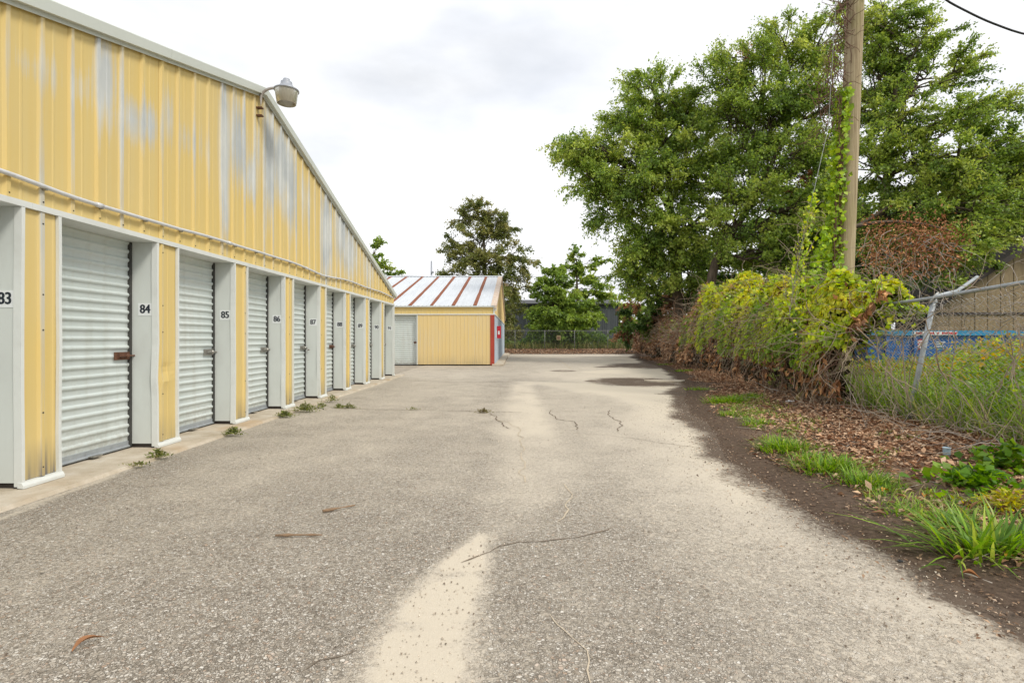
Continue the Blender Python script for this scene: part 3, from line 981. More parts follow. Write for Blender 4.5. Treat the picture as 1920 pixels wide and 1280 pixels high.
m = MB()
for k in range(-3, 9):
    ya = PY0 + k * PITCH
    if ya < Y0: continue
    last = (k == 8)
    wd = 0.075 if last else PIER
    num = 84 + k - 1 if False else 83 + k
    # ---- pier
    p = MB()
    p.box((WX - .32, ya + .010, 0.075), (WX - .028, ya + wd - .010, HEAD - .001))
    pier = p.build("pier", M['jamb'], bA)
    MB().box((WX - .30, ya + .03, 0.02), (WX - .03, ya + wd - .02, 0.0745)).build("dark_gap_box", M['shed_roof'], pier)  # dark box added where the jamb foot has a gap, shade as colour
    if not last:
        bul = None
        if k == 1:
            yc, zc = ya + .17, 0.80
            bul = lambda y, z, yc=yc, zc=zc: -0.020 * math.exp(-((y - yc) / .09) ** 2 - ((z - zc - .10) / .06) ** 2) + 0.016 * math.exp(-((y - yc) / .07) ** 2 - ((z - zc + .05) / .05) ** 2)
        ribbed_panel("front_panel", ya + .022, ya + wd - .022, 0.085, HEAD - .002, WX + .002, pier, M['yellow'], False, 1.0 if k not in (1,) else .6, 40, 0.006, bul)
    for yy_, sgn in ((ya, 1), (ya + wd, -1)):
        t = MB()
        w = 0.030 * sgn
        bend = []
        for i in range(13):
            z = 0.045 + (HEAD - 0.048) * i / 12
            b = 0.012 * (vn(z * 2.5 + k * 7, sgn * 3.0 + 5) - .5)
            if k == 1 and sgn == 1: b += -0.02 * math.exp(-((z - .85) / .2) ** 2)
            if k == 4 and sgn == 1: b += 0.035 * math.exp(-((z - .05) / .18) ** 2)
            bend.append((z, b))
        for (za, ba), (zb, bb) in zip(bend[:-1], bend[1:]):
            for q in (((WX + .033, yy_, 0), (WX + .033, yy_ + w, 0)), ((WX - .03, yy_, 0), (WX + .033, yy_, 0)), ((WX + .033, yy_ + w, 0), (WX + .004, yy_ + w, 0))):
                (x0, y0_, _), (x1, y1_, _) = q
                t.poly([(x0, y0_ + ba, za), (x1, y1_ + ba, za), (x1, y1_ + bb, zb), (x0, y0_ + bb, zb)])
        t.build("corner_trim", M['white'], pier)
    MB().prism([(WX + .002, ya - .004, .036), (WX + .052, ya - .004, .030), (WX + .052, ya - .004, .052), (WX + .036, ya - .004, .078), (WX + .002, ya - .004, .082)], (0, wd + .012, 0)).build("base_trim", M['white'], pier)
    if not last:
        for z in (0.16, 0.62, 1.32, 1.62, 2.22):
            n = round((ya + wd * .6 - RIB0) / RIBP)
            yr = RIB0 + n * RIBP
            if ya + .05 < yr < ya + wd - .05: screw(WX + .027, yr, z, pier)
    # ---- number plate on the jamb face
    if num >= 82:
        V, F = text_mesh(str(num), 0.135, 0.0, 0.86)
        pm_ = MB()
        yf = ya + .010
        cx, cz = WX - 0.108, 1.575 + 0.012 * (random.random() - .5)
        hw, hh = .078, .070
        pm_.box((cx - hw, yf - .004, cz - hh), (cx + hw, yf - .0006, cz + hh), 0)
        for q, (sx_, sz_) in enumerate(((-.0055, 0), (0, .002), (.0055, 0), (0, -.002), (-.003, .001), (.003, -.001))):
            n0 = len(pm_.v)
            pm_.v += [(cx + v[0] + sx_, yf - .0050 - .0004 * q, cz + v[1] + sz_) for v in V]
            pm_.f += [tuple(n0 + i for i in f) for f in F]; pm_.m += [1] * len(F)
        o = pm_.build("number_plate", [M['plate_white'], M['ink']], pier)
        o["label"] = "white square plate reading %d in dark numerals" % num
    # ---- door beyond the pier
    if last: continue
    yc = ya + wd + DW / 2
    d = MB()
    d.box((DX - .03, ya + wd + .002, 0.06), (DX - .006, ya + PITCH + .006, HEAD + .04))
    d.box((DX - .006, ya + wd + .011, 0.05), (DX + .045, ya + wd + .040, HEAD - .004))
    d.box((DX - .006, ya + PITCH - .022, 0.05), (DX + .030, ya + PITCH + .009, HEAD - .004))
    door = d.build("roll_up_door", M['door_dark'], bA)
    for i in range(NSL):
        z = 0.115 + i * SP
        if z + SP > HEAD + .03: break
        o = bpy.data.objects.new("slat", SLAT)
        o.location = (DX + 0.002 * (random.random() - .5), yc, z)
        link(o, door)
    # bottom bar with a foot tab
    bb = MB()
    bb.prism([(DX - .004, 0, .048), (DX + .030, 0, .048), (DX + .030, 0, .060), (DX + .012, 0, .070), (DX + .012, 0, .1145), (DX - .004, 0, .1145)], (0, DW - .014, 0))
    bb.v = [(x, y + yc - (DW - .014) / 2, z) for x, y, z in bb.v]
    bb.build("bottom_bar", M['galv'], door)
    MB().box((DX + .0305, yc + .02, .050), (DX + .085, yc + .14, .062)).build("foot_tab", M['latch_steel'], door)
    # latch
    kk = k + 0
    lm = M['latch_rust'] if (num + 1) in (84, 88) else M['latch_steel']
    lm = M['latch_rust'] if num in (83, 87) else M['latch_steel']
    lt = MB()
    y1 = ya + PITCH - .02
    lt.box((DX + .021, y1 - .23, 1.015), (DX + .028, y1 - .005, 1.10))
    lt.prism([(DX + .0285, y1 - .17, 1.035), (DX + .048, y1 - .165, 1.04), (DX + .048, y1 - .165, 1.078), (DX + .0285, y1 - .17, 1.083)], (0, .12, 0))
    lt.tube([(DX + .055, y1 - .20, 1.058), (DX + .055, y1 + .03, 1.058)], .009, 8)
    lt.lathe((DX + .058, y1 - .075, 1.058), [(0.0, .022), (.016, .020), (.023, .008), (.023, -.008), (.016, -.02), (0, -.022)], 10)
    lt.build("latch", lm, door)
    if num == 86:
        MB().tube([(WX - .20, ya + PITCH + .005, 1.02), (WX - .20, ya + PITCH - .03, 1.02), (WX - .17, ya + PITCH - .035, 1.015)], .008, 6).build("hasp", M['latch_rust'], door)

# concrete apron in front of the doors
ap = MB()
ya_ = np.arange(Y0 - 1, 18.3, 0.25)
xe = WX + 0.335 + 0.05 * (fbm(ya_ * 1.4, ya_ * 0 + 1, 3) - .5) - 0.1 * sstep(4, 17, ya_)
for i in range(len(ya_) - 1):
    y0_, y1_ = ya_[i], ya_[i + 1]
    ap.poly([(WX - .7, y0_, .034), (xe[i] - .03, y0_, .024), (xe[i + 1] - .03, y1_, .024), (WX - .7, y1_, .034)])
    ap.poly([(xe[i] - .03, y0_, .024), (xe[i], y0_, -.02), (xe[i + 1], y1_, -.02), (xe[i + 1] - .03, y1_, .024)])
tag(ap.build("concrete_apron", M['concrete']), kind="structure")

# ------------------------------------------------------------------ barn lights
def barn_light(name, base, out, label, scale=1.0):
    """base: foot of the arm on the wall; out: unit direction away from the wall"""
    b = np.array(base, float); o_ = np.array(out, float)
    root = thing(name, tuple(b), label, "light")
    arm = [b + np.array([0, 0, .0]), b + [0, 0, .18], b + [0, 0, .32]]
    for t in np.linspace(0, 1, 8)[1:]:
        a = t * math.pi / 2
        arm.append(b + np.array([0, 0, .32]) + o_ * .20 * (1 - math.cos(a)) + np.array([0, 0, .16]) * math.sin(a))
    arm.append(b + np.array([0, 0, .48]) + o_ * .26)
    arm = [b + (q - b) * scale for q in arm]
    MB().tube(arm, .022 * scale, 10).build("arm", M['lamp_arm'], root, True)
    for z in (.05, .17):
        c = b + np.array([0, 0, z * scale])
        s = np.abs(np.array([o_[1], o_[0], 0]))
        lo, hi = c - o_ * .06 * scale - s * .035 * scale, c + o_ * .028 * scale + s * .035 * scale
        MB().box(tuple(np.minimum(lo, hi) - [0, 0, .010]), tuple(np.maximum(lo, hi) + [0, 0, .010])).build("clamp", M['latch_rust'], root)
    c = b + (np.array([0, 0, .45]) + o_ * .40) * scale
    S = lambda p: [(r * scale, z * scale) for r, z in p]
    hs = MB().lathe(c, S([(0.0, .135), (.07, .13), (.084, .12), (.086, .085), (.098, .07), (.112, .05), (.16, .014), (.186, .0), (.186, -.018), (.170, -.020)]), 28)
    hs.build("housing", M['lamp_grey'], root, True)
    MB().lathe(c + np.array([.0, .0, .15 * scale]), S([(0, .02), (.05, .018), (.055, -.02)]), 12).build("photocell", M['lamp_grey'], root, True)
    MB().lathe(c, S([(.172, -.018), (.170, -.03), (.142, -.215), (.136, -.218), (.134, -.215), (.162, -.03)]), 28).build("lens", M['lens'], root, True)
    MB().lathe(c, S([(0, -.03), (.03, -.04), (.036, -.09), (.026, -.15), (0, -.165)]), 14).build("bulb", M['plate_white'], root, True)
    return root


barn_light("barn_light", (WX + .058, 8.30, 4.66), (1, 0, 0), "grey barn light on curved arm at the ridge of the near storage building")

# ------------------------------------------------------------------ the second storage building
BX, BY, BY2 = -1.05, 24.5, 42.5
BRY, BRZ, BEZ = 33.5, 5.12, 2.76
bB = thing("storage_building", (BX, BY, 0), "smaller yellow storage building with rust striped white metal roof facing the lane", "building")


def roofB(y): return BRZ - (BRZ - BEZ) / (BRY - BY) * abs(y - BRY)


def front_panel(xa, xb, z0, z1, y, mat, name="wall_panel", grime=0.0, step=0.1525, fade=0.0):
    m = MB(); V = []; FA = []; GR = []
    prof = [(xa, 0)]
    n = int((xb - xa) / step)
    for i in range(1, n + 1):
        c = xa + i * step
        if c + .02 < xb: prof += [(c - .02, 0), (c - .01, .012), (c + .01, .012), (c + .02, 0)]
    prof.append((xb, 0))
    rows = 10; F = []
    k = len(prof)
    for r in range(rows + 1):
        z = z0 + (z1 - z0) * r / rows
        for (x, d) in prof:
            V.append((x, y - d, z)); FA.append(fade * vn(x * 1.5, z * .7) + (0.1 if d else 0))
            GR.append(grime * max(0, 1 - (z - z0) / 0.55) ** 1.5 * (0.1 + 1.2 * vn(x * 3, z)))
    for r in range(rows):
        for i in range(k - 1):
            a = r * k + i; F.append((a, a + 1, a + 1 + k, a + k))
    me = bpy.data.meshes.new(name); me.from_pydata(V, [], F)
    for an, vals in (("fade", FA), ("grime", GR)):
        at = me.attributes.new(an, 'FLOAT', 'POINT'); at.data.foreach_set("value", vals)
    me.materials.append(mat); me.update()
    return link(bpy.data.objects.new(name, me), bB)


xr = BX - .19
for i in range(4):
    a = xr - (i + 1) * .845; b = xr - i * .845
    front_panel(a + .001, b - .001, 0.05, 2.325, BY + .001 * (i % 2), M['yellow_pale'], "wall_panel", 0.55, .17, .35)
xd1 = xr - 4 * .845          # right side of the roll-up door
xd0 = xd1 - 1.22
front_panel(xd0 - 1.0, xd0 - .06, 0.05, 2.325, BY, M['yellow_pale'], "wall_panel", .4)
for i in range(8):
    a = BX - (i + 1) * .93; b = BX - i * .93
    front_panel(a + .001, b - .001 - (.06 if i == 0 else 0), 2.372, BEZ - .06, BY - .012 + .001 * (i % 2), M['yellow'], "eave_panel", 0, .2, 0)
MB().box((-9.0, BY - .035, 2.327), (BX, BY + .2, 2.3715)).build("header_trim", M['white'], bB)
MB().box((xr + .002, BY - .03, 0.02), (BX - .002, BY + .02, 2.325)).build("corner_board", M['red'], bB)
MB().box((BX - .055, BY - .028, 2.373), (BX + .01, BY + .03, BEZ - .05)).build("corner_cap", M['white'], bB)
d = MB()
d.box((xd0 - .04, BY + .20, .04), (xd1 + .02, BY + .22, 2.34))
d.box((xd1 + .0, BY - .02, .04), (xd1 + .045, BY + .2, 2.325))
d.box((xd0 - .05, BY - .02, .04), (xd0 + .0, BY + .2, 2.325))
doorB = d.build("roll_up_door", M['jamb'], bB)
SLATB = slat_mesh(1.21, SP, 'x')
for i in range(24):
    o = bpy.data.objects.new("slat", SLATB); o.location = ((xd0 + xd1) / 2, BY + .19, .07 + i * SP)
    if .07 + (i + 1) * SP < 2.38: link(o, doorB)
MB().box((xd1 - .16, BY + .14, 1.02), (xd1 - .03, BY + .168, 1.10)).build("latch", M['latch_rust'], doorB)
MB().box((-9, BY + .3, .03), (BX - .02, BY2, 2.3)).build("interior_block", M['door_dark'], bB)
# side (gable) wall, in sheets
for i in range(20):
    a = BY + i * .9; b = a + .9
    if i == 0: a += .03
    ribs = MB()
    prof = [(BX, a)]
    for c in (a + .2, a + .5, a + .8):
        prof += [(BX, c - .03), (BX + .02, c - .015), (BX + .02, c + .015), (BX, c + .03)]
    prof.append((BX, b - .002))
    ribs.sheet([(x, y, .08) for x, y in prof], (0, 0, 2.24))
    ribs.build("side_panel", M['blue_wall'], bB)
    g_ = MB(); n0 = 0
    for (x0_, y0_), (x1_, y1_) in zip(prof[:-1], prof[1:]):
        g_.poly([(x0_ + .006, y0_, 2.372), (x1_ + .006, y1_, 2.372), (x1_ + .006, y1_, roofB(y1_) - .09), (x0_ + .006, y0_, roofB(y0_) - .09)])
    g_.build("gable_panel", M['yellow_pale'], bB)
MB().box((BX + .0005, BY + .001, 2.322), (BX + .045, BY2, 2.371)).build("side_trim", M['white'], bB)
# roof: sheets with ribs, rusted lap strips, ridge cap, rusty rake, gutter edge
lap = [-1.95 - .995 * i for i in range(14)]
edges = [BX + .09] + lap
for a, b in zip(edges[:-1], edges[1:]):
    prof = [(b + .001, 0)]
    n = 5
    for i in range(1, n):
        c = b + (a - b) * i / n
        prof += [(c - .03, 0), (c - .012, .018), (c + .012, .018), (c + .03, 0)]
    prof.append((a - .001, 0))
    for (ya, yb) in ((BY - .12, BRY), (BRY, BY2 + .12)):
        m = MB(); m.sheet([(x, ya, roofB(ya) + z) for x, z in prof], (0, yb - ya, roofB(yb) - roofB(ya)))
        m.sheet([(x, ya, roofB(ya) + z - .012) for x, z in prof[::-1]], (0, yb - ya, roofB(yb) - roofB(ya)))
        m.build("roof_panel", M['roof_white'], bB)
for xl in lap[:-1]:
    ya, yb = BY - .10, BRY - .10
    m = MB()
    prof = [(xl - .085, .004), (xl - .055, .024), (xl + .055, .024), (xl + .085, .004)]
    nseg = 10
    for j in range(nseg):
        y0_ = ya + (yb - ya) * j / nseg; y1_ = ya + (yb - ya) * (j + 1) / nseg
        w0 = .85 + .3 * vn(xl * 5, y0_); w1 = .85 + .3 * vn(xl * 5, y1_)
        for (xa, za), (xb, zb) in zip(prof[:-1], prof[1:]):
            m.poly([(xl + (xa - xl) * w0, y0_, roofB(y0_) + za), (xl + (xb - xl) * w0, y0_, roofB(y0_) + zb), (xl + (xb - xl) * w1, y1_, roofB(y1_) + zb), (xl + (xa - xl) * w1, y1_, roofB(y1_) + za)])
    m.build("lap_strip", M['rust'], bB)
m = MB()
m.prism([(BX + .11, BRY - .16, roofB(BRY - .16) + .03), (BX + .11, BRY, BRZ + .05), (BX + .11, BRY + .16, roofB(BRY + .16) + .03), (BX + .11, BRY, BRZ + .035)], (-14, 0, 0))
m.build("ridge_cap", M['roof_white'], bB)
for (ya, yb) in ((BY - .13, BRY), (BRY, BY2 + .13)):
    m = MB(); za, zb = roofB(ya), roofB(yb)
    m.prism([(BX + .013, ya, za - .10), (BX + .105, ya, za - .10), (BX + .105, ya, za + .030), (BX - .16, ya, za + .030), (BX - .16, ya, za + .024), (BX + .013, ya, za + .020)], (0, yb - ya, zb - za))
    m.build("rake_trim", M['rusty'], bB)
MB().prism([(BX + .08, BY - .125, BEZ - .03), (BX + .08, BY - .05, BEZ - .03), (BX + .08, BY - .02, BEZ - .085), (BX + .08, BY - .125, BEZ - .08)], (-10, 0, 0)).build("eave_trim", M['jamb'], bB)
sl = MB(); sl.prism([(BX - .1, BY - .25, 0), (BX + .42, BY - .30, 0), (BX + .42, BY2, 0), (BX - .1, BY2, 0)], (0, 0, .075))
tag(sl.build("concrete_slab", M['concrete']), kind="structure")
barn_light("barn_light", (BX + .06, 33.2, 4.30), (1, 0, 0), "small barn light on the gable end of the rust striped building", 0.85)
cab = thing("extinguisher_cabinet", (BX + .1, 27.1, 1.25), "red fire extinguisher cabinet on the side wall of the far storage building", "cabinet")
MB().box((BX + .022, 27.0, 1.25), (BX + .215, 27.32, 1.87)).build("case", M['red_box'], cab)
MB().box((BX + .07, 26.992, 1.44), (BX + .155, 26.9985, 1.62)).build("label_plate", M['plate_white'], cab)
sg = MB().box((BX + .022, 25.4, 1.28), (BX + .045, 25.7, 1.62)).build("notice_sign", M['plate_white'])
tag(sg, "small white notice beside the red corner board", "sign")
fl = MB().box((BX + .02, BY + .02, BEZ - .25), (BX + .09, BY + .14, BEZ - .12))
tag(fl.build("junction_box", M['white']), "small white box high on the corner under the eave of the far building", "box")

# ------------------------------------------------------------------ dark building behind the back fence
bD = thing("metal_shed", (5, 58, 0.4), "charcoal ribbed metal building behind the back fence", "building")
DZ = 4.9
for i in range(15):
    a = -2.6 + i * .9; b = a + .9
    if b > 11: b = 10.98
    m = MB(); prof = [(a + .002, 58)]
    for c in (a + .22, a + .45, a + .68):
        prof += [(c - .03, 58), (c - .015, 57.97), (c + .015, 57.97), (c + .03, 58)]
    prof.append((b, 58))
    m.sheet([(x, y, .1) for x, y in prof], (0, 0, DZ - .1)); m.build("wall_panel", M['dark_metal'], bD)
MB().box((10.93, 57.96, .1), (11.0, 70, DZ)).build("corner_trim", M['dark_trim'], bD)
MB().prism([(-3, 57.7, DZ - .02), (-3, 57.7, DZ + .12), (-3, 64, DZ + .95), (-3, 70, DZ + .12), (-3, 70, DZ - .02)], (14.2, 0, 0)).build("roof", M['dark_trim'], bD)
MB().lathe((7.65, 60, DZ + .3), [(.0, 1.35), (.16, 1.3), (.16, 1.1), (.12, 1.05), (.12, 0)], 12).build("flue", M['plate_white'], bD)
MB().box((-.4, 57.93, 1.6), (.15, 57.965, 2.4)).build("vent_panel", M['plate_white'], bD)

# ------------------------------------------------------------------ trees
def bez(a, b, c, n):
    t = np.linspace(0, 1, n)[:, None]
    return a * (1 - t) ** 2 + 2 * b * t * (1 - t) + c * t * t


def palette(n, cols, cl=None, jit=0.22):
    cols = np.array(cols)
    k = rng.random(n) * (len(cols) - 1) if cl is None else np.clip(cl + rng.normal(0, .18, n), 0, .999) * (len(cols) - 1)
    i = np.minimum(k.astype(int), len(cols) - 2); f = (k - i)[:, None]
    c = cols[i] * (1 - f) + cols[i + 1] * f
    return c * (1 + rng.normal(0, jit, n))[:, None].clip(0.4, 1.8)


GREEN = [(0.145, 0.235, 0.050), (0.240, 0.360, 0.066), (0.355, 0.465, 0.085), (0.480, 0.550, 0.125)]
GREEN_D = [(0.050, 0.110, 0.026), (0.085, 0.165, 0.034), (0.135, 0.225, 0.042), (0.19, 0.28, 0.055)]
OLIVE = [(0.13, 0.165, 0.045), (0.20, 0.240, 0.065), (0.29, 0.310, 0.085), (0.38, 0.35, 0.13)]
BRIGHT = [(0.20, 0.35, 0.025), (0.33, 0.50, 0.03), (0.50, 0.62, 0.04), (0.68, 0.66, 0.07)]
BROWN = [(0.14, 0.065, 0.03), (0.26, 0.13, 0.06), (0.40, 0.23, 0.11), (0.50, 0.33, 0.19)]


def tree(name, label, trunk, r0, ells, nb, nt, nl, leaf, cols, seed, droop=0.25, group=None, twig_len=(0.45, 1.35), flat=0.55, bark='bark', cat="tree", rise=0.35, brown=None, spread=1.12):
    """trunk: list of points; ells: [(centre, radii, weight, attach fraction)]"""
    global rng
    rng = np.random.default_rng(seed)
    trunk = np.array(trunk, float)
    root = thing(name, tuple(trunk[0]), label, cat, group)
    # smooth trunk
    t0 = np.linspace(0, 1, len(trunk)); tt = np.linspace(0, 1, 18)
    T = np.stack([np.interp(tt, t0, trunk[:, i]) for i in range(3)], 1)
    T[1:-1] += rng.normal(0, r0 * .22, (16, 3)) * np.array([1, 1, .2])
    for _ in range(2): T[1:-1] = (T[:-2] + 2 * T[1:-1] + T[2:]) / 4
    rad = r0 * (1 - 0.72 * tt); rad[0] *= 1.45; rad[1] *= 1.12
    V, Q = tubes_np([(T, rad)], 10)
    o = bpy.data.objects.new("trunk", np_mesh("trunk", V, Q, M[bark], None, True)); link(o, root)
    wood, leaves = [], []
    wsum = sum(e[2] for e in ells)
    for (c, rr, w, at) in ells:
        c = np.array(c, float); rr = np.array(rr, float) * spread
        ia = min(17, int(at * 17)); a = T[ia]
        mid = (a + c) / 2 + np.array([0, 0, 0.12 * np.linalg.norm(c - a)]) + rng.normal(0, .25, 3)
        limb = bez(a, mid, c, 10)
        lr = np.linspace(rad[ia] * .45, r0 * .10, 10)
        limb[2:-1] += rng.normal(0, .10, (7, 3)); wood.append((limb, lr))
        n = max(3, int(nb * w / wsum))
        for b in range(n):
            u = rot_dirs(1)[0]
            u[2] = u[2] * .9 + .08
            f = (0.30 + 0.95 * rng.random() ** .75)
            e = c + u * rr * f
            s = limb[int(rng.integers(4, 10))]
            L = np.linalg.norm(e - s)
            md = (s + e) / 2 + np.array([0, 0, rise * L * .5]) + rng.normal(0, .12 * L, 3)
            P = bez(s, md, e + np.array([0, 0, -droop * L * .3]), 8)
            wood.append((P, np.linspace(r0 * .13, r0 * .025 + .006, 8)))
            d0 = nrm(P[-1] - P[3])
            cl = np.clip(rng.normal(.5, .28), 0, 1)
            pal = cols
            if brown is not None and rng.random() < brown: pal = BROWN
            nt_ = int(nt * (0.7 + .6 * rng.random()))
            ts = 0.30 + 0.70 * rng.random(nt_) ** 0.7
            S0 = np.stack([np.interp(ts, np.linspace(0, 1, 8), P[:, i]) for i in range(3)], 1)
            dd = nrm(d0[None] * 0.75 + rng.normal(0, .62, (nt_, 3)) * np.array([1, 1, flat]) + nrm(e - c)[None] * .35)
            ln = rng.uniform(*twig_len, nt_) * (0.65 + .35 * (1 - ts))
            for q in range(0, nt_, 2):
                E = S0[q] + dd[q] * ln[q]
                wood.append((np.array([S0[q], (S0[q] + E) / 2 + [0, 0, .05 * ln[q]], E + [0, 0, -droop * .3 * ln[q]]]), np.array([.014, .009, .004]) * max(1, r0 / .3)))
            k = np.repeat(np.arange(nt_), nl)
            tl = rng.random(len(k)) ** .8
            Pp = S0[k] + dd[k] * (ln[k] * tl)[:, None] + rng.normal(0, .085, (len(k), 3)) * ln[k][:, None]
            Pp[:, 2] -= droop * .35 * ln[k] * tl ** 2
            D = nrm(dd[k] * .6 + rng.normal(0, .75, (len(k), 3)) + np.array([0, 0, -droop * .7]))
            N = nrm(rng.normal(0, .75, (len(k), 3)) + np.array([0, -.25, .7]))
            sz = leaf * rng.uniform(.65, 1.3, len(k))
            C = palette(len(k), pal, np.full(len(k), cl))
            leaves.append(leaf_soup(Pp, D, N, sz, sz * .58, C))
    V, Q = tubes_np(wood, 4)
    o = bpy.data.objects.new("limbs", np_mesh("limbs", V, Q, M[bark], None, True)); link(o, root)
    add_soup("crown", leaves, M['leaf'], root)
    return root


def E(x, y, rx, ry, Y, w=1.0, at=.6, depth=None):
    s = Y / FPX
    return (px(x, y, Y), (rx * s, depth or 0.85 * rx * s, ry * s), w * rx * ry / 6000.0, at)


tree("broadleaf_tree", "tall broadleaf tree with vine draped trunk at the left of the tree line",
     [(8.2, 27, 0), px(1272, 520, 27), px(1262, 420, 27), px(1250, 320, 27), px(1240, 230, 27)], .30,
     [E(1140, 300, 62, 52, 26.5, 1, .62), E(1080, 280, 42, 32, 26, 1.2, .62), E(1100, 330, 40, 34, 25.5, 1, .55), E(1075, 265, 30, 16, 25.5, 1.3, .62), E(1180, 225, 60, 50, 26.5, 1, .75), E(1235, 180, 62, 50, 27, 1, .85), E(1290, 215, 55, 55, 27, 1, .8),
      E(1150, 385, 50, 52, 26, 1, .5), E(1215, 345, 62, 60, 25.5, 1, .55), E(1285, 320, 60, 70, 26, 1, .6), E(1190, 455, 42, 55, 26, 1.2, .35), E(1240, 440, 52, 58, 25.5, 1.1, .4),
      E(1300, 420, 55, 60, 26, 1, .45), E(1195, 535, 30, 40, 26.5, 1.1, .2), E(1345, 260, 45, 55, 28, .8, .7), E(1125, 340, 34, 30, 26, .8, .55), E(1255, 510, 50, 45, 26, 1, .3), E(1310, 500, 40, 50, 27, .9, .3), E(1170, 500, 30, 36, 27, 1, .3), E(1240, 260, 60, 55, 27, 1, .7)],
     400, 15, 22, .135, GREEN, 11, droop=.45, brown=.004)
tree("broadleaf_tree", "leaning broadleaf tree whose limbs slant right behind the utility pole",
     [(8.6, 24, 0), px(1330, 520, 24), px(1355, 460, 24), px(1400, 400, 24), px(1450, 300, 24.5), px(1490, 200, 25)], .24,
     [E(1345, 140, 48, 38, 25, 1, .75), E(1400, 110, 55, 42, 25, 1, .85), E(1470, 90, 62, 48, 25, 1, .9), E(1540, 70, 55, 48, 25, 1, .95), E(1390, 195, 60, 50, 24.5, 1, .7), E(1470, 190, 65, 55, 24, 1, .8),
      E(1550, 180, 60, 60, 24, 1, .85), E(1400, 280, 55, 50, 24, .9, .6), E(1480, 290, 62, 55, 23.5, 1, .6), E(1550, 300, 50, 60, 23.5, 1, .65), E(1410, 360, 60, 45, 23.5, 1, .5),
      E(1490, 390, 60, 55, 23, 1.1, .45), E(1360, 420, 50, 55, 23.5, 1.0, .4), E(1440, 470, 60, 40, 23.5, .9, .3), E(1550, 420, 45, 60, 23, 1, .45), E(1340, 330, 45, 50, 24.5, .9, .55), E(1500, 480, 50, 50, 23, 1, .3), E(1390, 500, 45, 30, 25, .8, .3), E(1445, 240, 60, 50, 24.5, 1, .7), E(1345, 200, 45, 45, 25, .9, .7)],
     380, 15, 21, .125, GREEN, 12, droop=.2, brown=.008)
tree("broadleaf_tree", "wide spreading broadleaf tree filling the sky right of the utility pole",
     [(12.2, 18, 0), px(1640, 520, 18), px(1655, 400, 18), px(1665, 280, 18), px(1680, 150, 18)], .22,
     [E(1660, 30, 65, 50, 18, 1, .9), E(1720, 70, 60, 40, 18, 1, .9), E(1640, 130, 50, 60, 18.5, 1, .85), E(1740, 140, 70, 45, 18, 1, .85), E(1815, 115, 45, 28, 18, .9, .85), E(1690, 230, 65, 55, 17.5, 1, .75),
      E(1790, 225, 65, 45, 17, 1, .75), E(1860, 200, 40, 26, 17.5, .8, .75), E(1640, 310, 50, 55, 17.5, 1, .6), E(1720, 320, 65, 50, 17, 1, .65), E(1810, 310, 70, 50, 16.5, 1, .65), E(1890, 290, 50, 50, 17, 1, .65),
      E(1730, 400, 65, 45, 16.5, 1, .5), E(1820, 395, 65, 50, 16, 1.1, .5), E(1895, 390, 50, 60, 16.5, 1, .5), E(1800, 465, 50, 35, 15.5, 1, .35), E(1645, 400, 45, 40, 18, .9, .4), E(1960, 340, 60, 90, 17, 1, .6), E(1750, 470, 60, 35, 16.5, .9, .35), E(1860, 455, 50, 40, 15.6, 1, .4), E(1755, 515, 40, 26, 15.6, .8, .3), E(1625, 210, 45, 55, 18.5, 1, .8), E(1640, 480, 45, 40, 17.5, .8, .35)],
     400, 15, 21, .095, GREEN, 13, droop=.15, twig_len=(.35, .9), rise=.25)
tree("broadleaf_tree", "dark leafy tree standing far behind the utility pole and dumpster",
     [(20, 31, 0), (20, 31, 4), (20, 31, 9)], .35,
     [E(1480, 500, 70, 60, 32, 1, .4), E(1580, 480, 80, 80, 31, 1, .4), E(1680, 500, 80, 70, 31, 1, .3), E(1790, 500, 80, 80, 30, 1, .4), E(1890, 480, 80, 90, 30, 1, .5), E(1620, 560, 80, 45, 29, 1, .15),
      E(1750, 570, 90, 45, 29, 1, .15), E(1560, 390, 80, 60, 32, .8, .7), E(1700, 400, 90, 70, 32, .8, .7), E(1850, 380, 90, 70, 32, .8, .8), E(1500, 565, 60, 40, 29, 1, .12), E(1400, 470, 50, 45, 30, 1, .4), E(1340, 510, 40, 36, 31, 1, .3), E(1450, 410, 55, 50, 31, 1, .6), E(1430, 535, 45, 30, 30, 1, .2)],
     340, 12, 22, .27, GREEN_D, 14, droop=.3, twig_len=(.6, 1.5))
tree("broadleaf_tree", "open crowned olive green tree rising behind the rust striped roof",
     [(-3.0, 52, 0.2), (-3.1, 52, 6), (-3.2, 52, 9), (-3.4, 52, 12.5)], .32,
     [E(870, 410, 26, 24, 52, 1, .9), E(895, 400, 26, 22, 52, 1, .95), E(925, 402, 28, 24, 52, 1, .95), E(850, 465, 26, 22, 52, 1, .7), E(945, 430, 28, 26, 52, 1, .8), E(895, 450, 34, 30, 52, 1, .75), E(860, 485, 30, 30, 52, 1, .65), E(915, 490, 40, 32, 51, 1, .65),
      E(955, 480, 28, 26, 52, 1, .65), E(985, 497, 26, 20, 52, 1, .6), E(940, 540, 40, 34, 51, 1, .5), E(975, 550, 26, 26, 52, 1, .45), E(950, 590, 28, 34, 50.5, 1, .35), E(845, 520, 24, 20, 52, .8, .5), E(960, 630, 22, 26, 50, 1.1, .15), E(890, 540, 40, 30, 52, .8, .5)],
     260, 12, 16, .20, OLIVE, 15, droop=.3, twig_len=(.5, 1.4), bark='bark_pale')
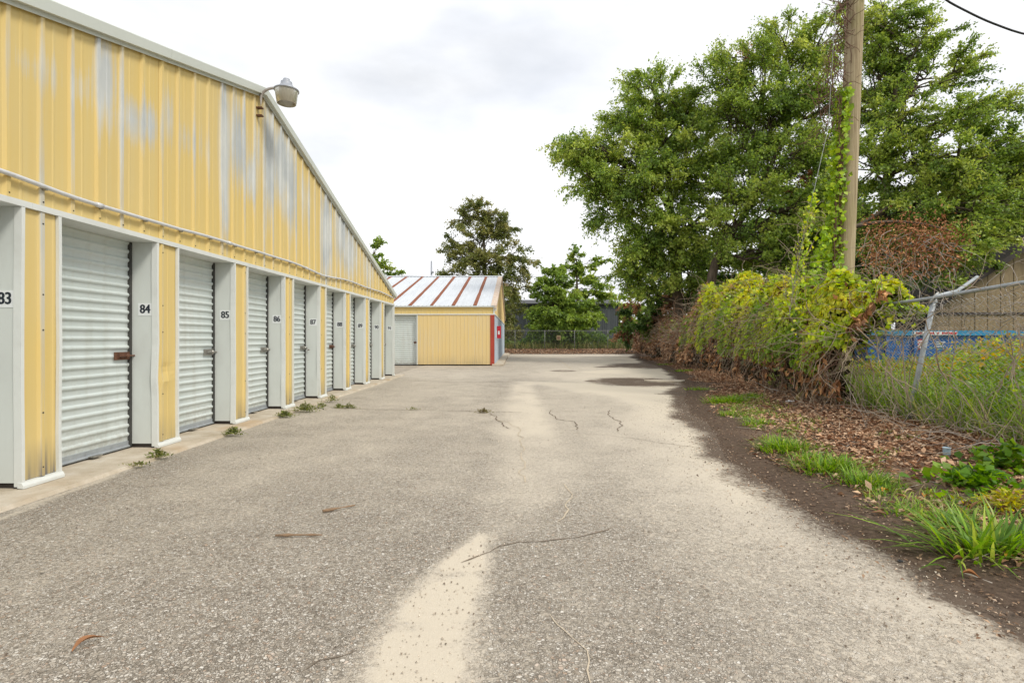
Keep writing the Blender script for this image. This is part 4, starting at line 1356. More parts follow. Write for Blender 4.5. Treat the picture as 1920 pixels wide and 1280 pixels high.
tree("leafy_shrub", "dense rounded bright green shrub tree against the charcoal building",
     [(4.0, 50, 0.35), (4.0, 50, 3), (3.9, 50, 6)], .2,
     [E(1040, 520, 26, 22, 50, 1.2, .95), E(1045, 545, 36, 30, 50, 1, .85), E(1040, 575, 46, 36, 49.5, 1, .6), E(1015, 595, 30, 26, 49, 1, .4), E(1065, 600, 44, 34, 49.2, 1, .4), E(1035, 625, 36, 20, 49, 1, .2), E(1085, 622, 30, 22, 49, 1, .25), E(1105, 590, 26, 26, 50, .8, .5)],
     170, 12, 20, .24, GREEN[0:3] + [(0.20, .30, .05)], 16, droop=.5, twig_len=(.4, 1.0))
tree("cedar_tree", "layered cedar with feathery tiers behind the green shrub",
     [(6.2, 55, 0.4), (6.2, 55, 5), (6.1, 55, 9.4)], .22,
     [E(1078, 480, 12, 20, 55, 1, .97), E(1065, 505, 26, 10, 55, 1, .9), E(1100, 500, 26, 10, 55, 1, .9), E(1120, 487, 14, 8, 55, 1, .92), E(1085, 525, 34, 10, 55, 1, .8), E(1118, 530, 28, 10, 55, 1, .75), E(1105, 550, 40, 12, 55, 1, .65), E(1140, 558, 22, 10, 55, 1, .6), E(1095, 575, 36, 14, 55, 1, .5)],
     70, 9, 18, .26, GREEN, 17, droop=.05, twig_len=(.4, 1.2), flat=.25, rise=.1)
tree("cedar_tree", "small pointed cedar peeking over the near building roof",
     [(-13.6, 50, 0), (-13.6, 50, 5), (-13.6, 50, 9)], .2,
     [E(705, 468, 10, 18, 50, 1.2, .97), E(702, 492, 18, 14, 50, 1, .85), E(722, 498, 16, 10, 50, 1, .8), E(735, 505, 16, 6, 50, 1, .75), E(705, 515, 26, 12, 50, 1, .7), E(738, 519, 16, 7, 50, 1, .65), E(690, 540, 34, 20, 50, 1, .5), E(720, 550, 34, 20, 50, 1, .4)],
     70, 9, 18, .24, GREEN, 18, droop=.05, twig_len=(.3, 1.0), flat=.35, rise=.1)
tree("broadleaf_tree", "pale green low trees seen above the charcoal building roof",
     [(16.5, 95, 0), (16.5, 95, 4), (16.5, 95, 8)], .3,
     [E(1130, 572, 30, 14, 95, 1, .7), E(1160, 566, 26, 14, 95, 1, .8), E(1100, 572, 30, 14, 95, 1, .7), E(1190, 580, 26, 20, 95, 1, .6), E(1145, 600, 50, 26, 95, 1, .4)],
     50, 10, 16, .55, GREEN[1:] + [(0.24, .31, .06)], 19, twig_len=(.8, 2.0))
tree("leafy_shrub", "vine choked dark shrub at the foot of the tall left tree",
     [(7.9, 31, 0.1), (7.9, 31, 1), (7.9, 31, 3)], .12,
     [E(1180, 590, 26, 26, 34, 1, .8), E(1210, 600, 34, 28, 31, 1, .6), E(1245, 575, 30, 36, 31, 1, .8), E(1180, 625, 26, 20, 36, 1, .3), E(1290, 560, 34, 34, 28, 1, .8), E(1225, 555, 26, 36, 30, .8, .9)],
     90, 12, 20, .17, GREEN_D, 20, droop=.5, twig_len=(.3, .8), brown=.30)

# undergrowth along the back fence
rng = np.random.default_rng(30)
parts = []
n = 9000
X = rng.uniform(-2.4, 12, n); Y = rng.uniform(47.6, 49.6, n)
hh = 0.2 + 1.1 * fbm(X * .55, X * 0 + 4, 3) ** 1.4
Z = gz(X, Y) + hh * rng.random(n) ** 1.2 * 1.5
D = rot_dirs(n); N = nrm(rng.normal(0, .6, (n, 3)) + [0, -.4, .8])
parts.append(leaf_soup(np.stack([X, Y, Z], 1), D, N, rng.uniform(.15, .32, n), rng.uniform(.08, .16, n), palette(n, GREEN_D)))
n = 2500
X = rng.uniform(-2.4, 12, n); Y = rng.uniform(46.9, 49, n)
parts.append(blade_soup(np.stack([X, Y, gz(X, Y)], 1), nrm(rng.normal(0, .4, (n, 3)) + [0, 0, 1.2]), rng.uniform(.3, 1.1, n), rng.uniform(.02, .05, n), palette(n, OLIVE + [(0.3, .22, .12)]), rng.uniform(.1, .5, n)))
tag(add_soup("undergrowth", parts, M['leaf']), "dark green undergrowth growing behind the back fence", "plants", kind="stuff")

# ------------------------------------------------------------------ back fence
bf = thing("chain_link_fence", (4, 46.6, 0.37), "distant chain-link fence across the far end of the lane", "fence")
for x in (-2.8, -.2, 2.4, 5.0, 7.9, 10.6):
    MB().tube([(x, 46.6, .2), (x, 46.6, 1.95)], .028, 8).build("post", M['far_post'], bf, True)
MB().tube([(-2.8, 46.6, 1.93), (4, 46.6, 1.90), (10.8, 46.6, 1.93)], .02, 8).build("top_rail", M['far_post'], bf, True)
MB().poly
mm = MB(); mm.poly([(-2.8, 46.57, .33), (10.8, 46.57, .33), (10.8, 46.57, 1.93), (-2.8, 46.57, 1.93)]); mm.build("chain_link", M['far_wire'], bf)
fs = thing("fence_notice", (3.6, 46.5, 1.0), "small beige notice hung on the distant back fence", "sign")
MB().box((3.42, 46.50, 1.10), (3.78, 46.52, 1.50)).build("board", M['shed'], fs)
MB().box((3.50, 46.492, 1.20), (3.70, 46.4995, 1.38)).build("print", M['stem_brown'], fs)

# ------------------------------------------------------------------ right-hand fence
ff = thing("chain_link_fence", (5.45, 7.4, 0.1), "sagging galvanised chain-link fence along the right edge, swallowed by vines", "fence")
LEAN = 0.21


def fpt(y, h):
    """point on the leaning fence sheet at depth y and height h above the ground"""
    x0 = float(fence_x(y)); ln = LEAN * float(np.interp(y, [0, 9, 13, 40], [1.05, 1, .35, .2]))
    return np.array([x0 + ln * h, y, float(gz(x0, y)) + h])


for y, h in ((4.6, 1.72), (7.4, 1.66), (10.4, 1.65), (13.5, 1.7), (19.6, 1.8), (25, 1.8), (31, 1.8)):
    MB().tube([fpt(y, -.15), fpt(y, h * .5), fpt(y, h)], .034 if y < 15 else .03, 10).build("post", M['galv'], ff, True)
    c = fpt(y, h)
    MB().lathe(c + np.array([0, 0, -.01]), [(.040, -.03), (.042, 0), (.03, .025), (0, .035)], 10).build("post_cap", M['galv'], ff, True)
rail = [fpt(y, h) + np.array([-.005, 0, .02]) for y, h in ((3.6, 1.75), (4.6, 1.74), (5.6, 1.71), (6.6, 1.69), (7.4, 1.67), (8.4, 1.63), (9.4, 1.60), (10.4, 1.64), (12, 1.66), (13.5, 1.7))]
MB().tube(rail, .024, 10).build("top_rail", M['galv'], ff, True)
MB().tube([fpt(13.5, 1.7), fpt(19.6, 1.8), fpt(31, 1.8)], .022, 8).build("top_rail", M['galv_dull'], ff, True)
MB().tube([fpt(7.4, 1.68) + [.03, .02, .03], px(1795, 545, 8.2), px(1832, 519, 9.0)], .026, 10).build("brace_pipe", M['galv'], ff, True)
MB().tube([fpt(7.4, 1.60) + [-.045, 0, 0], fpt(7.4, 1.68) + [-.02, -.06, .05], fpt(7.4, 1.70) + [.05, 0, .06]], .013, 6).build("rail_clamp", M['galv_dull'], ff, True)
# woven wire
wires = []
sp = 0.088
for i, y in enumerate(np.arange(3.7, 13.4, sp)):
    n = 38; hs = np.linspace(.05, 1.62, n)
    off = np.where(np.arange(n) % 2 == 0, -1, 1) * sp * .5
    sag = 0.05 * math.sin(y * 1.7) * (1 - np.abs(hs / .8 - 1))
    P = np.array([fpt(y, h) + np.array([-.02 + s + (.003 if j % 2 else -.003), o_, 0]) for j, (h, o_, s) in enumerate(zip(hs, off, sag))])
    wires.append((P, np.full(n, .0038)))
V, Q = tubes_np(wires, 3)
o = bpy.data.objects.new("chain_link", np_mesh("chain_link", V, Q, M['galv_dull'])); link(o, ff)

# ------------------------------------------------------------------ utility pole, cable, guy wire
up = thing("utility_pole", (6.17, 10.2, 0.1), "tall weathered wooden utility pole leaning right beside the fence", "pole")
pp = np.array([(6.155 + .0402 * z, 10.2, z) for z in np.linspace(-.2, 11, 24)])
V, F = tube_np(pp, np.linspace(.172, .140, 24), 20, True)
me = bpy.data.meshes.new("shaft"); me.from_pydata([tuple(v) for v in V], [], F); me.materials.append(M['pole'])
me.polygons.foreach_set("use_smooth", [True] * len(F))
link(bpy.data.objects.new("shaft", me), up)
MB().tube([(6.155 + .0402 * 10.2 - .6, 10.1, 10.2), (6.155 + .0402 * 10.2 + .6, 10.05, 10.2)], .05, 8).build("crossarm", M['pole'], up, True)
gw = [px(1562, 0, 10.0) + [0, 0, 2.2], px(1553, 240, 9.9), px(1498, 480, 9.3), px(1480, 590, 9.0)]
tag(MB().tube([px(1575, -120, 10.05)] + gw[1:], .0045, 6).build("guy_wire", M['guy']), "thin guy wire slanting down left of the utility pole", "wire")
c0 = np.array([6.155 + .0402 * 9.0 + .14, 10.2, 9.0])
cpath = [c0, px(1690, -75, 10.1), px(1770, 0, 10.0), px(1845, 38, 10), px(1920, 66, 10), np.array([13.0, 9.9, 6.25]), np.array([17.5, 9.8, 6.4])]
cp_ = np.array(cpath); tq = np.linspace(0, 6, 40)
cp_ = np.stack([np.interp(tq, range(7), cp_[:, i]) for i in range(3)], 1)
for _ in range(3): cp_[1:-1] = (cp_[:-2] + 2 * cp_[1:-1] + cp_[2:]) / 4
tag(MB().tube(cp_, .018, 8).build("overhead_cable", M['cable'], None, True), "black overhead cable crossing the top right corner", "cable")
for i, (ya, yb) in enumerate(((515, 517), (538, 540))):
    a, b = px(560, ya - 2, 110), px(1280, yb, 110)
    tag(MB().tube([a, (a + b) / 2 - [0, 0, .5], b], .035, 5).build("power_line", M['cable']),
        ["upper of the two faint power lines beyond the buildings", "lower of the two faint power lines beyond the buildings"][i], "cable", "distant power lines")
mp = thing("metal_mast", (px(809, 634, 70)[0], 70, 0), "slim grey mast rising behind the rust striped roof", "mast")
MB().tube([(px(809, 634, 70)[0], 70, 0), (px(809, 634, 70)[0], 70, px(809, 489, 70)[2])], [.16, .12], 8).build("shaft", M['lamp_grey'], mp, True)
MB().box((px(809, 0, 70)[0] - .05, 69.8, px(809, 512, 70)[2]), (px(809, 0, 70)[0] + .3, 70.1, px(809, 509, 70)[2])).build("bracket", M['lamp_grey'], mp)

# ------------------------------------------------------------------ dumpster and shed on the right
dp = thing("dumpster", (10.8, 13.6, 0.15), "long blue steel dumpster behind the fence and weeds", "dumpster")
m = MB()
m.prism([(8.95, 13.55, .25), (12.65, 13.55, .25), (12.75, 13.5, 1.32), (8.85, 13.5, 1.32)], (0, 1.9, 0))
m.build("body", M['blue'], dp)
MB().box((8.80, 13.42, 1.32), (12.80, 13.56, 1.445)).build("rim", M['blue_rim'], dp)
MB().box((8.80, 15.3, 1.32), (12.80, 15.45, 1.445)).build("rim", M['blue_rim'], dp)
for x in (9.3, 10.0, 11.75, 12.4):
    MB().box((x, 13.44, .25), (x + .09, 13.52, 1.319)).build("stiffener", M['blue'], dp)
for x in (9.3, 12.1): MB().box((x, 13.6, .02), (x + .3, 15.2, .249)).build("skid", M['dark_trim'], dp)
s = MB(); s.box((9.98, 13.408, 1.335), (11.06, 13.4195, 1.42), 0)
r_ = random.Random(4)
xx = 10.02
while xx < 11.0:
    w = r_.uniform(.03, .07); 
    if r_.random() < .78: s.box((xx, 13.403, 1.345 + r_.uniform(0, .012)), (xx + w * .8, 13.4075, 1.41 - r_.uniform(0, .015)), 1)
    xx += w
s.build("rim_sticker", [M['plate_white'], M['red_box']], dp)
s = MB().lathe((10.2, 13.490, 1.10), [(0, 0), (.10, 0)], 18, 0, Matrix.Rotation(R(90), 3, 'X')).lathe((10.2, 13.487, 1.10), [(.10, 0), (.135, 0)], 18, 1, Matrix.Rotation(R(90), 3, 'X'))
for a in range(6):
    t = a * 1.047
    s.box((10.2 + .055 * math.cos(t) - .018, 13.482, 1.10 + .055 * math.sin(t) - .016), (10.2 + .055 * math.cos(t) + .018, 13.486, 1.10 + .055 * math.sin(t) + .016), 1)
s.build("round_emblem", [M['plate_white'], M['red_box']], dp)
s = MB()
for z, x0_, x1_ in ((1.15, 10.58, 10.80), (1.10, 10.56, 10.76), (1.045, 10.55, 10.78)):
    xx = x0_
    while xx < x1_:
        w = r_.uniform(.012, .03); s.box((xx, 13.487, z - .014), (xx + w, 13.490, z + .014)); xx += w + .008
s.build("faded_lettering", M['plate_white'], dp)

sh = thing("wooden_shed", (14.5, 16.6, 0.2), "tan plank shed with dark sloping roof at the right edge", "shed")
for i in range(26):
    xa = 12.75 + i * .2
    zt = 2.20 + (xa - 12.75) * .66
    if xa > 15.9: zt = 2.20 + (15.9 - 12.75) * .66 - (xa - 15.9) * .66
    zt1 = 2.20 + (xa + .19 - 12.75) * .66 if xa <= 15.75 else zt - .12
    dy = .012 * (i % 2)
    MB().prism([(xa + .004, 16.5 - dy, .1), (xa + .196, 16.5 - dy, .1), (xa + .196, 16.5 - dy, zt1), (xa + .004, 16.5 - dy, zt)], (0, .03, 0)).build("plank", M['shed'], sh)
MB().box((12.75, 16.54, .1), (18, 18, 2.1)).build("wall_backing", M['shed_roof'], sh)
MB().box((12.76, 16.455, 1.98), (17.9, 16.485, 2.05)).build("batten", M['shed_roof'], sh)
MB().prism([(12.35, 16.0, 1.97), (15.9, 16.0, 4.30), (15.9, 16.0, 4.50), (12.35, 16.0, 2.13)], (0, 2.2, 0)).build("roof_slope", M['shed_roof'], sh)
MB().prism([(15.902, 16.0, 4.30), (19.4, 16.0, 1.97), (19.4, 16.0, 2.13), (15.902, 16.0, 4.50)], (0, 2.2, 0)).build("roof_slope", M['shed_roof'], sh)

# ------------------------------------------------------------------ vine thicket over the fence
def curly(a, d, L, n=9, curl=.35, grav=-.25):
    P = [np.array(a, float)]; d = nrm(np.array(d, float))
    for i in range(n - 1):
        d = nrm(d + rng.normal(0, curl, 3) + np.array([0, 0, grav]))
        P.append(P[-1] + d * L / (n - 1))
    return np.array(P)


_hy = np.array([7.6, 8.6, 9.4, 10.2, 11.2, 12.5, 14, 16, 17.5, 19.5, 21.0, 22.5, 26, 32, 38, 44])
_hh = np.array([1.35, 1.85, 2.25, 2.35, 2.35, 2.45, 2.55, 2.85, 2.90, 2.9, 2.35, 2.25, 2.2, 2.3, 2.3, 2.2])


def mound_h(y): return np.interp(y, _hy, _hh) + .35 * (fbm(np.asarray(y) * 1.2, np.asarray(y) * 0 + 8, 3) - .5)


def mound(n, ya, yb, th0, th1, out=1.0):
    """points and normals on the mound's surface; theta 0 = ground on the road side, 1 = top, beyond = far side"""
    Y = rng.uniform(ya, yb, n); th = rng.uniform(th0, th1, n) * math.pi / 2
    h = mound_h(Y); hw = .55 + .42 * h / 2.5
    b = fbm(Y * 1.6 + 3, th * 2.2, 3)
    b = b + np.where(Y > 20, .9, .75) * (fbm(Y * .9 + 60, th * 3.1 + 9, 3) - .5)
    r = out * (0.80 + .42 * b)
    x0 = fence_x(Y) + .25
    P = np.stack([x0 - hw * np.cos(th) * r, Y, gz(x0, Y) + h * np.sin(th) ** .75 * (0.78 + .34 * b) * (out * .3 + .7)], 1)
    N = np.stack([-np.cos(th) / hw, 0 * th, np.sin(th) / h], 1)
    return P, nrm(N + rng.normal(0, .3, (n, 3))), th, b


rng = np.random.default_rng(41)
vt = thing("vine_thicket", (6.1, 13, 0.12), "bright yellow-green vines heaped over the fence left of the utility pole", "vines")
P, N, th, b = mound(38000, 8.35, 21.5, .12, 1.45, 1.05)
keep = (fbm(P[:, 1] * 2.1, P[:, 2] * 2.4 + 4, 3) + .62 * sstep(.3, 1.9, P[:, 2] + 1.5 * (fbm(P[:, 1] * 1.3 + 21, P[:, 1] * 0 + 2, 3) - .5)) > .62)
P, N, b = P[keep], N[keep], b[keep]
n = len(P)
D = nrm(np.cross(N, rng.normal(size=(n, 3))) + np.array([0, 0, -.7]))
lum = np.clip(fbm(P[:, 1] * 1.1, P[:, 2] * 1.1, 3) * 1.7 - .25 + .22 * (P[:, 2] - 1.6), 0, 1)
sz = rng.uniform(.06, .125, n) * (1 + .25 * (P[:, 1] > 15))
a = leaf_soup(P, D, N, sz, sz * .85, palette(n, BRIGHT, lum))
k = rng.random(n) < .35
a2 = leaf_soup(P[k] - N[k] * .12, D[k], N[k], sz[k], sz[k] * .8, palette(int(k.sum()), GREEN))
add_soup("foliage", [a, a2], M['leaf'], vt)
Pf, Nf, _, _ = mound(9000, 20, 42, .25, 1.4, 1.04)
kf = fbm(Pf[:, 1] * .8 + 12, Pf[:, 2] * 1.3, 3) > .56
Pf, Nf = Pf[kf], Nf[kf]; nf = len(Pf); szf = rng.uniform(.12, .22, nf)
add_soup("far_foliage", [leaf_soup(Pf, rot_dirs(nf) + [0, 0, -.5], Nf, szf, szf * .7, palette(nf, GREEN))], M['leaf'], vt)
paths = []
for i in range(260):
    Pq, Nq, _, _ = mound(1, 8.2, 21, .3, 1.2, 1.02)
    paths.append((curly(Pq[0], Nq[0] * .35 + rng.normal(0, .6, 3), rng.uniform(.5, 1.4), 9, .4, -.18), np.linspace(.007, .003, 9)))
V, Q = tubes_np(paths, 3)
link(bpy.data.objects.new("stems", np_mesh("stems", V, Q, M['stem'])), vt)

dv = thing("dry_vine_tangle", (7.5, 20, 0.12), "brown dead vines and leaves hanging on the fence below and beyond the green vines", "vines")
parts = []
P, N, th, b = mound(13000, 8.2, 21.0, .03, .95, 1.0)
keep = fbm(P[:, 1] * 2.6 + 30, P[:, 2] * 2.0, 3) > .46
P, N = P[keep], N[keep]; n = len(P)
D = nrm(rng.normal(0, .6, (n, 3)) + np.array([0, 0, -.8])); sz = rng.uniform(.08, .16, n)
parts.append(leaf_soup(P, D, N, sz, sz * .5, palette(n, [(0.10, .055, .03), (.24, .12, .06), (.44, .22, .09), (.52, .30, .14)])))
P, N, th, b = mound(24000, 18.5, 44, .05, 1.3, 1.06)
keep = fbm(P[:, 1] * 1.3 + 30, P[:, 2] * 1.6, 3) > .40
P, N = P[keep], N[keep]; n = len(P)
D = nrm(rng.normal(0, .7, (n, 3)) + np.array([0, 0, -.6])); sz = rng.uniform(.10, .22, n)
parts.append(leaf_soup(P, D, N, sz, sz * .5, palette(n, [(0.14, .075, .04), (.32, .17, .085), (.50, .29, .15), (.60, .40, .25)])))
add_soup("dead_leaves", parts, M['dry'], dv)
for nm, mt, cnt, (ya, yb), rr in (("hanging_stems", 'stem_brown', 460, (8.2, 21), .005), ("hanging_stems", 'stem', 520, (8.0, 21), .006), ("tangled_stems", 'stem', 800, (20, 44), .010), ("tangled_stems", 'rust_stem', 800, (20, 44), .010)):
    paths = []
    Pq, Nq, th, _ = mound(cnt, ya, yb, .2, 1.0 if ya > 15 else .6, .95 if ya > 15 else .90)
    for i in range(cnt):
        L = rng.uniform(.6, 1.9)
        L = min(L, Pq[i, 2] * .95 + .25)
        paths.append((curly(Pq[i], np.array([-.25, 0, -.5]) + rng.normal(0, .8 if ya > 15 else .5, 3), L, 8, .50 if ya > 15 else .32, -.10 if ya > 15 else -.16), np.linspace(rr, rr * .5, 8)))
    V, Q = tubes_np(paths, 3)
    link(bpy.data.objects.new(nm, np_mesh(nm, V, Q, M[mt])), dv)
# dark dead-leaf core added inside the mound, shade put into its colour
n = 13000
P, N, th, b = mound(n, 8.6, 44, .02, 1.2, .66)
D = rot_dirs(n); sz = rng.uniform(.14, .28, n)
add_soup("dark_core", [leaf_soup(P, D, N, sz, sz * .6, palette(n, [(0.035, .026, .016), (.06, .045, .025), (.08, .07, .03)]))], M['dry'], dv)

# vine on the pole, brown growth above it
pv = thing("climbing_vine", (6.0, 10.0, 0.2), "green heart leaved vine climbing the left side of the utility pole", "vines")
n = 1500
z = rng.uniform(1.6, 6.0, n)
wd = np.interp(z, [1.6, 2.4, 3.4, 4.5, 6.1], [.85, .62, .30, .22, .10])
pxx = 6.155 + .0402 * z - .15
X = pxx - wd * rng.random(n) ** 1.2 + .01; Y = 10.14 + rng.normal(0, .10, n)
P = np.stack([X, Y, z], 1)
D = nrm(rng.normal(0, .5, (n, 3)) + np.array([-.3, -.3, -.7])); N = nrm(rng.normal(0, .4, (n, 3)) + np.array([-.3, -.8, .5]))
sz = rng.uniform(.06, .12, n)
add_soup("foliage", [leaf_soup(P, D, N, sz, sz * .9, palette(n, BRIGHT[:3]))], M['leaf'], pv)
paths = []
for i in range(14):
    zz = np.linspace(.3, 5.8, 14); ph = rng.uniform(0, 6)
    paths.append((np.stack([6.155 + .0402 * zz - .17 - .12 * rng.random() + .04 * np.sin(zz * 2 + ph), 10.1 + .08 * np.cos(zz * 1.7 + ph), zz], 1), np.full(14, .008)))
V, Q = tubes_np(paths, 4); link(bpy.data.objects.new("stems", np_mesh("stems", V, Q, M['stem_brown'])), pv)
db = thing("dead_vine", (6.0, 10.1, 5.0), "bare brown dead vine clinging to the upper left of the utility pole", "vines")
paths = []
for i in range(340):
    z = rng.uniform(5.2, 10.6); off = np.interp(z, [5.2, 6.2, 7.2, 8.0, 10.6], [.44, .33, .15, .10, .08])
    a = np.array([6.155 + .0402 * z - .13 - off * rng.random() - off * .25, 10.15 + rng.normal(0, .08), z])
    paths.append((curly(a, np.array([.08, 0, 1.0]) * rng.choice([-1, 1]) + rng.normal(0, .35, 3), rng.uniform(.25, .8), 7, .4, 0), np.linspace(.009, .004, 7)))
V, Q = tubes_np(paths, 3); link(bpy.data.objects.new("stems", np_mesh("stems", V, Q, M['stem_brown'])), db)
gv = thing("climbing_vine", tuple(px(1498, 480, 9.3)), "thin vine wound up the guy wire left of the pole", "vines")
n = 320
t = rng.random(n) ** .8
a0, a1 = px(1480, 590, 9.0), px(1527, 360, 9.6)
P = a0 + (a1 - a0) * t[:, None] + rng.normal(0, 1, (n, 3)) * (.03 + .14 * (1 - t) ** 2)[:, None]
D = rot_dirs(n) + np.array([0, 0, -.5]); sz = rng.uniform(.05, .10, n)
add_soup("foliage", [leaf_soup(P, D, nrm(rng.normal(0, .5, (n, 3)) + [0, -.6, .6]), sz, sz * .8, palette(n, BRIGHT))], M['leaf'], gv)
paths = [(curly(a0 + (a1 - a0) * rng.random() * .7, [0, 0, 1], .7, 8, .4, .05), np.full(8, .004)) for i in range(40)]
V, Q = tubes_np(paths, 3); link(bpy.data.objects.new("stems", np_mesh("stems", V, Q, M['stem'])), gv)

# dead limb with brown leaves under the right-hand tree
dl = thing("dead_limb", tuple(px(1700, 470, 14.5)), "dead limb with russet leaves and bare grey twigs hanging over the dumpster", "branch")
paths = []; lp = []
for i in range(80):
    a = px(rng.uniform(1630, 1790), rng.uniform(430, 520), rng.uniform(13.8, 15.6))
    paths.append((curly(a, np.array([rng.normal(.2, .7), rng.normal(0, .3), -.35]), rng.uniform(.5, 1.5), 8, .25, -.10), np.linspace(.010, .004, 8)))
    lp.append(a)
V, Q = tubes_np(paths, 4); link(bpy.data.objects.new("twigs", np_mesh("twigs", V, Q, M['stem_grey'])), dl)
paths = []
paths.append((bez(px(1600, 425, 16), px(1700, 400, 15.5), px(1800, 440, 15), 10), np.linspace(.06, .02, 10)))
paths.append((bez(px(1590, 432, 17), px(1680, 390, 17), px(1765, 305, 17), 10), np.linspace(.07, .03, 10)))
V, Q = tubes_np(paths, 6); link(bpy.data.objects.new("limb", np_mesh("limb", V, Q, M['bark'])), dl)
n = 2600
q = rng.integers(0, 80, n); P = np.array(lp)[q] + rng.normal(0, .22, (n, 3)); P[:, 2] += .15
sz = rng.uniform(.06, .12, n)
add_soup("dead_leaves", [leaf_soup(P, rot_dirs(n), rot_dirs(n), sz, sz * .5, palette(n, [(.22, .09, .04), (.36, .16, .07), (.50, .26, .13)]))], M['dry'], dl)

# ------------------------------------------------------------------ weeds behind and around the fence
rng = np.random.default_rng(52)
parts = []
ns = 4200
Y = rng.uniform(4.2, 13.2, ns) ; X = fence_x(Y) + .15 + rng.random(ns) ** 1.3 * 5.2
H = np.interp(X - fence_x(Y), [0, 1.2, 4], [.55, .95, 1.15]) * rng.uniform(.55, 1.12, ns) * np.interp(Y, [4, 6, 9, 12], [.8, 1, 1.0, .85]) * (1 - .34 * (1 - sstep(.76, .86, X / Y)))
base = np.stack([X, Y, gz(X, Y)], 1)
lean = rng.normal(0, .16, (ns, 2))
nl = 15
k = np.repeat(np.arange(ns), nl); t = rng.random(len(k)) ** .7
P = base[k] + np.stack([lean[k, 0] * t, lean[k, 1] * t, H[k] * t], 1)
D = rng.normal(0, .7, (len(k), 3)); D[:, 2] += .25
sz = rng.uniform(.05, .12, len(k))
yel = (t > .82) & (X[k] - fence_x(Y[k]) > .8) & (rng.random(len(k)) < .45)
C = palette(len(k), [(0.15, .26, .03), (.25, .40, .045), (.38, .52, .055), (.50, .58, .08)], np.clip(fbm(X[k] * .8, Y[k] * .8, 3) * 1.6 - .35, 0, 1))
C[yel] = palette(int(yel.sum()), [(.38, .38, .03), (.55, .42, .03), (.62, .36, .03)])
parts.append(leaf_soup(P, D, nrm(rng.normal(0, .5, (len(k), 3)) + [0, -.3, .8]), sz, sz * np.where(yel, .45, .32), C))
nb = 7000
Y = rng.uniform(3.8, 13, nb); X = fence_x(Y) - .1 + rng.random(nb) ** 1.4 * 4
parts.append(blade_soup(np.stack([X, Y, gz(X, Y)], 1), nrm(rng.normal(0, .35, (nb, 3)) + [0, 0, 1]), rng.uniform(.3, .9, nb), rng.uniform(.007, .016, nb),
                        palette(nb, [(.12, .22, .03), (.21, .36, .04), (.33, .48, .06), (.46, .42, .20)]), rng.uniform(.1, .5, nb)))
tag(add_soup("weeds", parts, M['leaf']), "tall green weeds with yellow flowers behind the chain-link fence", "weeds", kind="stuff")

# dry stalks and vines woven into the fence
ds = thing("dry_brush", (5.5, 7.5, 0.1), "grey dry stalks and creeper stems tangled in the leaning fence", "brush")
for nm, mt, cnt in (("stalks", 'stem_grey', 330), ("stalks", 'stem', 420), ("creepers", 'stem', 55)):
    paths = []
    for i in range(cnt):
        y = rng.uniform(4.4, 12); c = rng.random()
        if nm == "creepers":
            a = fpt(y, rng.uniform(0, .3)); p = curly(a, [.12, rng.normal(0, .5), 1], rng.uniform(.8, 1.9), 12, .22, .05); r = rng.uniform(.007, .014)
        elif c < .45:
            a = fpt(y, 0) + np.array([rng.normal(0, .35), 0, 0]); a[2] = float(gz(a[0], a[1])); p = curly(a, [rng.normal(.05, .35), rng.normal(0, .35), 1], rng.uniform(.25, .8), 8, .22, .0); r = rng.uniform(.003, .006)
        elif c < .75:
            a = fpt(y, rng.uniform(.9, 1.75)); p = curly(a, rng.normal(0, 1, 3), rng.uniform(.4, 1.2), 10, .5, -.03); r = rng.uniform(.003, .006)
        else:
            a = fpt(y, 0) + np.array([rng.normal(-.35, .35), 0, .06]); a[2] = float(gz(a[0], a[1])) + rng.uniform(.02, .16); p = curly(a, [rng.normal(0, 1), rng.normal(0, 1), .12], rng.uniform(.25, .9), 8, .25, -.02)
            p[:, 2] = np.maximum(p[:, 2], gz(p[:, 0], p[:, 1]) + .012); r = rng.uniform(.003, .006)
        paths.append((p, np.linspace(r, r * .5, len(p))))
    V, Q = tubes_np(paths, 4); o = link(bpy.data.objects.new(nm, np_mesh(nm, V, Q, M[mt])), ds); o['kind'] = 'stuff'
# small green vine clump right of the pole, on the rail
vc = thing("vine_clump", tuple(fpt(8.9, 1.5)), "yellow-green vine clump on the fence rail right of the pole", "vines")
n = 900
Y = rng.normal(9.0, .38, n); h = 1.72 + .22 * np.exp(-((Y - 8.9) / .35) ** 2) - np.abs(rng.normal(0, .38, n))
P = np.array([fpt(y, hh_) for y, hh_ in zip(Y, h)]) + rng.normal(0, .10, (n, 3)) + [-.08, 0, 0]
sz = rng.uniform(.05, .10, n)
add_soup("foliage", [leaf_soup(P, nrm(rng.normal(0, .5, (n, 3)) + [-.2, -.2, -.6]), nrm(rng.normal(0, .4, (n, 3)) + [-.5, -.5, .6]), sz, sz * .85, palette(n, BRIGHT))], M['leaf'], vc)
paths = [(curly(P[rng.integers(n)], rng.normal(0, 1, 3), .8, 9, .5, -.1), np.full(9, .005)) for i in range(90)]
V, Q = tubes_np(paths, 3); link(bpy.data.objects.new("stems", np_mesh("stems", V, Q, M['stem'])), vc)

